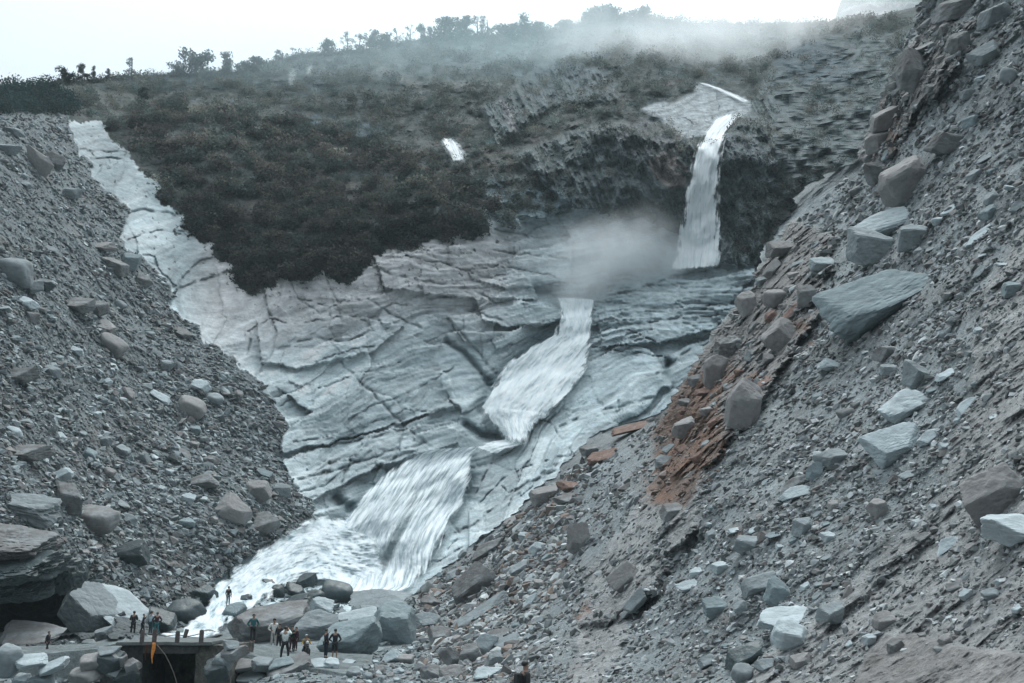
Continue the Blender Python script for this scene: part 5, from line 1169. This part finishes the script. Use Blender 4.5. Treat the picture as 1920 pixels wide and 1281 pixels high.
def person(px, feet, hpx, D, label, top, legs, arms='down', stance='stand', turn=0., shorts=False, hat=None, shoes=(.02, .02, .02), pack=None, skirt=False):
    h = hpx * D / F; s = h / 1.72; o = empty('person', at(px, feet, D), turn); o.scale = (s, s, s)
    tag(o, label, 'person', 'people at the foot of the waterfall')
    sep = .12 if stance != 'wide' else .2
    fy = [(-.0), (0.)] if stance != 'walk' else [-.22, .22]
    if stance == 'ride':
        K_ = [(-.22, -.32, .62), (.22, -.32, .62)]; A_ = [(-.24, -.18, .16), (.24, -.18, .16)]; pz = .80; lean = -.10
    else:
        K_ = [(-sep * .9, fy[0] * .4 - .03, .49), (sep * .9, fy[1] * .4 - .03, .49)]; A_ = [(-sep, fy[0], .08), (sep, fy[1], .08)]; pz = .93; lean = -.04 if stance == 'walk' else 0
    hp = [(-.09, 0, pz - .04), (.09, 0, pz - .04)]
    if arms == 'down': E = [(-.25, .02, pz + .21), (.25, .02, pz + .21)]; H_ = [(-.24, -.08, pz - .05), (.24, -.08, pz - .05)]
    elif arms == 'up': E = [(-.30, -.10, pz + .42), (.30, -.10, pz + .42)]; H_ = [(-.10, -.26, pz + .66), (.10, -.26, pz + .66)]
    elif arms == 'chest': E = [(-.27, -.05, pz + .20), (.27, -.05, pz + .20)]; H_ = [(-.06, -.25, pz + .33), (.06, -.25, pz + .30)]
    elif arms == 'hips': E = [(-.36, .04, pz + .2), (.36, .04, pz + .2)]; H_ = [(-.17, -.06, pz + .06), (.17, -.06, pz + .06)]
    elif arms == 'bars': E = [(-.28, -.22, pz + .26), (.28, -.22, pz + .26)]; H_ = [(-.30, -.46, pz + .22), (.30, -.46, pz + .22)]
    elif arms == 'one': E = [(-.25, .02, pz + .21), (.30, -.12, pz + .35)]; H_ = [(-.24, -.08, pz - .05), (.14, -.24, pz + .56)]
    Sh = [(-.18, lean, pz + .49), (.18, lean, pz + .49)]
    V = [(0, 0, pz), (0, lean * .5, pz + .2), (0, lean, pz + .42), (0, lean - .01, pz + .56), (0, lean - .02, pz + .63), (0, lean - .025, pz + .75)]
    R_ = [(.14, .10), (.125, .09), (.15, .10), (.055, .055), (.085, .095), (.07, .085)]
    Ed = [(0, 1), (1, 2), (2, 3), (3, 4), (4, 5)]
    for i in (0, 1):
        b = len(V); sgn = -1 if i == 0 else 1
        V += [Sh[i], E[i], H_[i]]; R_ += [.055, .042, .03]; Ed += [(2, b), (b, b + 1), (b + 1, b + 2)]
        dr = (Vector(H_[i]) - Vector(E[i])).normalized(); sd2 = Vector((1, 0, 0)) if abs(dr.x) < .8 else Vector((0, 1, 0)); pb = len(V)
        V.append(tuple(Vector(H_[i]) + dr * .06)); R_.append((.032, .018)); Ed.append((b + 2, pb))
        for q, l_ in zip((-1.5, -.5, .5, 1.5), (.06, .075, .08, .07)):
            c0_ = len(V); p0 = Vector(H_[i]) + dr * .09 + sd2 * q * .02; V += [tuple(p0), tuple(p0 + dr * l_ * .8 + Vector((0, -.01, 0)))]; R_ += [.0095, .008]; Ed += [(pb, c0_), (c0_, c0_ + 1)]
        c0_ = len(V); p0 = Vector(H_[i]) + dr * .03 - sd2 * sgn * .04; V += [tuple(p0), tuple(p0 + dr * .04 - sd2 * sgn * .012)]; R_ += [.011, .009]; Ed += [(b + 2, c0_), (c0_, c0_ + 1)]
        b = len(V); V += [hp[i], K_[i], A_[i], (A_[i][0], A_[i][1] - .13, .03)]; R_ += [.085, .055, .038, .032]; Ed += [(0, b), (b, b + 1), (b + 1, b + 2), (b + 2, b + 3)]
    body = skin_obj('body', V, Ed, R_, M_SKIN, o)
    # face: nose and ears stay on the body through small children of the head
    hz = pz + .70; hy = lean - .02
    v = []; f = []; tube(v, f, [(0, hy - .085, hz + .02), (0, hy - .115, hz - .015), (0, hy - .088, hz - .03)], [.008, .014, .008], 6)
    mesh('nose', v, f, M_SKIN, o, smooth=True)
    for sg in (-1, 1):
        v = []; f = []; tube(v, f, [(sg * .072, hy, hz - .03), (sg * .088, hy + .01, hz), (sg * .076, hy + .01, hz + .03)], [.01, .014, .01], 6); mesh('ear', v, f, M_SKIN, o, smooth=True)
        v = []; f = []; tube(v, f, [(sg * .03 - .01, hy - .086, hz + .022), (sg * .03 + .01, hy - .086, hz + .022)], .007, 6); mesh('eye', v, f, M_HAIR, o)
    v, f_ = ICO[3]; q = v * np.array([.094, .112, .095]); q[:, 1] += .018; q[:, 2] += .035; q = q + .006 * fbm(v * 6, 2)[:, None] * v
    keep = ~((v[:, 1] < -.45) & (v[:, 2] < .35)) & (v[:, 2] > -.55)
    q = q[:, :] + np.array([0, hy, hz]); fk = [list(t) for t in f_ if keep[t].all()]
    if hat: mesh('hat' if hat != 'helmet' else 'helmet', q * 1.0 + (q - np.array([0, hy, hz])) * .12, fk, cloth_mat((.5, .55, .56) if hat == 'helmet' else hat), o, smooth=True)
    else: mesh('hair', q, fk, M_HAIR, o, smooth=True)
    # jacket
    tv = [(0, 0, pz - .06), (0, lean * .4, pz + .14), (0, lean, pz + .42), (0, lean - .005, pz + .535)]; tr_ = [(.165, .125), (.15, .115), (.175, .125), (.07, .07)]; te = [(0, 1), (1, 2), (2, 3)]
    for i in (0, 1):
        b = len(tv); w_ = Vector(E[i]) * .1 + Vector(H_[i]) * .9; tv += [Sh[i], E[i], tuple(w_)]; tr_ += [.078, .062, .045]; te += [(2, b), (b, b + 1), (b + 1, b + 2)]
    skin_obj('jacket', tv, te, tr_, cloth_mat(top), o)
    lv = [(0, .0, pz - .02)]; lr = [(.15, .115)]; le = []
    for i in (0, 1):
        b = len(lv); endp = Vector(A_[i]) * .9 + Vector(K_[i]) * .1
        if shorts: endp = Vector(K_[i]) * .9 + Vector(A_[i]) * .1; lv += [hp[i], tuple(endp)]; lr += [.105, .09]; le += [(0, b), (b, b + 1)]
        else: lv += [hp[i], K_[i], tuple(endp)]; lr += [.105, .078, .058]; le += [(0, b), (b, b + 1), (b + 1, b + 2)]
    skin_obj('shorts' if shorts else 'trousers', lv, le, lr, cloth_mat(legs), o)
    for i in (0, 1):
        a_ = A_[i]; skin_obj('shoe', [(a_[0], a_[1] + .04, .04), (a_[0], a_[1] - .06, .045), (a_[0], a_[1] - .17, .035)], [(0, 1), (1, 2)], [.045, .048, .038], cloth_mat(shoes), o)
    if pack:
        v = []; f = []; box(v, f, (0, lean + .2, pz + .3), (.30, .18, .42)); ob = mesh('backpack', v, f, cloth_mat(pack), o); bv = ob.modifiers.new('b', 'BEVEL'); bv.width = .06; bv.segments = 3
    return o
BLK = (.018, .02, .024); DK = (.03, .032, .036); NV = (.02, .03, .045)
def DG(px, feet):  # depth of the ground there
    return float(surfA(px, feet)[2][0])
PE = [
 (248,1193,45,71,'person in black with arms folded, leftmost of the four beyond the bridge posts',BLK,BLK,'chest','stand',3.3,{}),
 (266,1190,37,71.5,'person in black facing sideways, second of the four beyond the bridge posts',BLK,NV,'one','walk',1.9,{}),
 (281,1191,43,71,'person in a pale blue top, third of the four beyond the bridge posts',(.45,.58,.62),(.02,.06,.07),'chest','stand',2.6,{}),
 (292,1192,42,70,'person in a dark maroon top and teal lower half, rightmost of the four',(.05,.02,.03),(.02,.14,.16),'hips','stand',3.6,{}),
 (427,1136,35,82,'person in dark coat and grey trousers standing alone on a rock in the stream',BLK,(.16,.2,.21),'down','stand',3.0,{}),
 (87,1224,38,56,'lone dark clad person walking on the path at the far left',(.012,.012,.018),(.012,.012,.018),'down','walk',1.4,{}),
 (473,1205,51,60,'person in a teal jacket in front of the largest dark boulder',(.02,.12,.13),BLK,'hips','stand',.5,{}),
 (512,1214,51,60,'person in a white hooded top and pale trousers beside the dark boulder',(.68,.68,.66),(.42,.42,.40),'hips','stand',.3,{'hat':(.02,.025,.03)}),
 (522,1216,44,59,'person in dark clothes half hidden behind the one with raised arms, left side',BLK,BLK,'down','stand',.2,{}),
 (533,1238,60,52,'person in a white vest and black trousers raising both arms to take a picture',(.62,.68,.68),BLK,'up','wide',3.14,{}),
 (546,1222,46,56,'person in a dark green top right behind the one with raised arms',(.02,.06,.055),(.05,.03,.035),'chest','stand',.8,{}),
 (554,1220,42,56,'person in a dark maroon jacket left of the motorcycle',(.05,.028,.035),(.05,.03,.035),'down','stand',5.6,{}),
 (610,1234,52,53,'slim person in dark clothes with hand raised to the face, left of the right pair',BLK,NV,'one','stand',2.2,{}),
 (627,1236,54,53,'person in black top and shorts with bare legs, right of the right pair',BLK,BLK,'hips','stand',3.1,{'shorts':True}),
]
for px, ft, hp_, D_, lab, tp, lg, ar, stc, tn, kw in PE:
    person(px, ft, hp_, D_, lab, tp, lg, ar, stc, tn, **kw)
person(985, 1368, 121, 24, 'dark haired person with a backpack seen from the chest up at the bottom edge', (.03,.03,.032), BLK, 'down', 'stand', 2.0, pack=(.012,.014,.016))
rider = person(572, 1236, 47, 52.5, 'rider in a yellow jacket and helmet sitting astride the motorcycle', (.30,.20,.04), BLK, 'bars', 'ride', .35, hat='helmet')

# motorcycle
mc = empty('motorcycle', at(572, 1236, 52.5), .35); tag(mc, 'dark motorcycle standing on the track under the rider in yellow', 'motorcycle')
M_TYR = plain('rubber', (.015, .015, .015), .8); M_MET = plain('dull_metal', (.12, .12, .12), .4, metal=.8); M_PNT = plain('dark_paint', (.03, .03, .035), .35); M_GLS = plain('lamp_glass', (.6, .62, .62), .2)
def torus(R, r, c, n=28, m=8):
    v = []; f = []
    for i in range(n):
        a = 2 * math.pi * i / n
        for j in range(m):
            b = 2 * math.pi * j / m; rr = R + r * math.cos(b); v.append((c[0] + r * math.sin(b), c[1] + rr * math.cos(a), c[2] + rr * math.sin(a)))
    for i in range(n):
        for j in range(m): f.append([i * m + j, i * m + (j + 1) % m, ((i + 1) % n) * m + (j + 1) % m, ((i + 1) % n) * m + j])
    return v, f
for yy in (-.70, .58):
    wv, wf = torus(.25, .05, (0, yy, .30)); wo = mesh('wheel', wv, wf, M_TYR, mc, smooth=True)
    v, f = torus(.2, .018, (0, yy, .30)); mesh('rim', v, f, M_MET, wo)
    v = []; f = []
    for k in range(8): a = k * math.pi / 4; tube(v, f, [(0, yy, .30), (0, yy + .2 * math.cos(a), .30 + .2 * math.sin(a))], .007, 4)
    mesh('spokes', v, f, M_MET, wo)
v = []; f = []; tube(v, f, [(0, -.45, .85), (0, -.3, .72), (0, .3, .68), (0, .58, .30)], .03); tube(v, f, [(0, -.3, .72), (0, -.2, .3), (0, .15, .25), (0, .3, .68)], .025); tube(v, f, [(0, .15, .25), (0, .58, .30)], .02); mesh('frame', v, f, M_MET, mc)
v = []; f = []; box(v, f, (0, -.02, .38), (.26, .34, .28)); ob = mesh('engine', v, f, M_MET, mc); q = ob.modifiers.new('b', 'BEVEL'); q.width = .05; q.segments = 2
p, ff = rock_shape(77, 3, 'round', 0.); mesh('fuel_tank', p * np.array([.13, .24, .11]) + np.array([0, -.2, .8]), ff, M_PNT, mc, smooth=True)
p, ff = rock_shape(78, 3, 'round', 0.); mesh('seat', p * np.array([.13, .34, .05]) + np.array([0, .25, .77]), ff, M_TYR, mc, smooth=True)
for sx in (-.07, .07):
    v = []; f = []; tube(v, f, [(sx, -.70, .30), (sx, -.45, .92)], .022); mesh('fork', v, f, M_MET, mc)
v = []; f = []; tube(v, f, [(-.34, -.36, 1.0), (-.12, -.42, .96), (.12, -.42, .96), (.34, -.36, 1.0)], .016); mesh('handlebar', v, f, M_MET, mc)
p, ff = ICO[2]; mesh('headlight', p * np.array([.09, .06, .09]) + np.array([0, -.56, .86]), ff, M_GLS, mc, smooth=True)
v = []; f = []; box(v, f, (0, -.72, .60), (.12, .36, .02)); mesh('front_fender', v, f, M_PNT, mc)
v = []; f = []; tube(v, f, [(.14, 0, .25), (.16, .35, .28), (.16, .75, .36)], [.03, .04, .045]); mesh('exhaust', v, f, M_MET, mc)

# ------------------------------------------------------------------ air: haze, spray, mist
def vol(name, c, s, dens, label, noise=None, color=(.8, .9, .95), aniso=0., rot=0, nlo=.03):
    v, f = ICO[4]; o = mesh(name, v * np.array(s), f, bpy.data.materials.new(name)); o.location = c; o.rotation_euler = (0, rot, 0)
    m = o.data.materials[0]; m.use_nodes = True; n = m.node_tree; n.nodes.clear(); L = n.links.new
    out = N(n, 'ShaderNodeOutputMaterial'); pv = N(n, 'ShaderNodeVolumePrincipled'); pv.inputs['Color'].default_value = (*color, 1); pv.inputs['Anisotropy'].default_value = aniso
    L(pv.outputs[0], out.inputs['Volume'])
    tc = N(n, 'ShaderNodeTexCoord'); dv = N(n, 'ShaderNodeVectorMath', operation='DIVIDE'); L(tc.outputs['Object'], dv.inputs[0]); dv.inputs[1].default_value = s
    ln_ = N(n, 'ShaderNodeVectorMath', operation='LENGTH'); L(dv.outputs[0], ln_.inputs[0])
    mr = N(n, 'ShaderNodeMapRange', interpolation_type='SMOOTHERSTEP'); mr.inputs[1].default_value = 1.; mr.inputs[2].default_value = .15; mr.inputs[3].default_value = 0; mr.inputs[4].default_value = 1; L(ln_.outputs['Value'], mr.inputs[0])
    no = N(n, 'ShaderNodeTexNoise'); no.inputs['Scale'].default_value = noise; no.inputs['Detail'].default_value = 5; no.inputs['Roughness'].default_value = .6; L(tc.outputs['Object'], no.inputs['Vector'])
    m2 = N(n, 'ShaderNodeMapRange'); m2.inputs[1].default_value = .40; m2.inputs[2].default_value = .60; m2.inputs[3].default_value = nlo; m2.inputs[4].default_value = 1.; L(no.outputs[0], m2.inputs[0])
    mu = N(n, 'ShaderNodeMath', operation='MULTIPLY'); L(mr.outputs[0], mu.inputs[0]); L(m2.outputs[0], mu.inputs[1])
    m3 = N(n, 'ShaderNodeMath', operation='MULTIPLY'); L(mu.outputs[0], m3.inputs[0]); m3.inputs[1].default_value = dens; L(m3.outputs[0], pv.inputs['Density'])
    return tag(o, label, 'mist', kind='stuff')
WH = (.985, .997, 1.)
for (a_, b_, d_, sz, dn, lb) in [
  (1250, 490, 183, (6.5, 5, 5.5), .34, 'dense white spray right at the foot of the tall waterfall'),
  (1195, 462, 181, (9.5, 6, 8.5), .30, 'pale spray rising left of the tall waterfall foot'),
  (1130, 500, 177, (12, 6.5, 7.5), .32, 'broad pale spray drifting over the gorge'),
  (1085, 540, 173, (8, 5, 5), .30, 'low spray at the mouth of the gorge above the middle cascade'),
  (1100, 455, 181, (11., 5, 5.5), .16, 'faint thin spray over the bedrock left of the gorge'),
  (1070, 478, 175, (12., 5, 6.), .13, 'thin spray creeping left over the bedrock above the middle cascade'),
  (1310, 478, 186, (6., 4, 4.), .22, 'spray in front of the lower half of the tall waterfall')]:
    vol('spray', at(a_, b_, d_), tuple(1.22 * q for q in sz), dn * .62, lb, .15, WH, .3, rot=-.3)
for (a_, b_, d_, sz, dn, lb) in [
  (590, 1010, 110, (4.6, 3, 2.8), .26, 'white spray mound where the lower cascade strikes the rocks'),
  (520, 1045, 103, (4.2, 3, 2.0), .2, 'spray blowing off the rapids toward the left scree'),
  (690, 1085, 108, (4.6, 3, 2.2), .16, 'spray along the foot of the lower cascade'),
  (470, 1075, 97, (3.2, 2.4, 1.5), .14, 'thin spray over the lower rapids'),
  (945, 760, 150, (4., 3, 2.6), .12, 'light spray at the bottom of the middle cascade')]:
    vol('spray', at(a_, b_, d_), sz, dn, lb, .3, (.97, .985, 1.), .3, rot=-.45)
vol('mist', at(1330, 60, 285), (78, 38, 27), .038, 'bright mist lying over the ridge at the upper right', .03, (.99, .995, 1.), .6)
vol('mist', at(1060, 100, 295), (125, 34, 50), .012, 'thin blue mist veiling the upper hillside', .02, (.72, .93, 1.), .4, nlo=.45)
vol('mist', at(480, 130, 262), (110, 30, 40), .013, 'thin blue mist below the left skyline', .02, (.78, .95, 1.), .4, nlo=.5)
m = bpy.data.materials.new('haze_air'); m.use_nodes = True; n = m.node_tree; n.nodes.clear(); out = N(n, 'ShaderNodeOutputMaterial'); pv = N(n, 'ShaderNodeVolumePrincipled')
pv.inputs['Color'].default_value = (.74, .90, .95, 1); pv.inputs['Density'].default_value = .00022; n.links.new(pv.outputs[0], out.inputs['Volume'])
v = []; f = []; box(v, f, (40, 390, 130), (1100, 900, 320)); tag(mesh('haze', v, f, m), 'thin blue haze filling the valley', 'haze', kind='stuff')
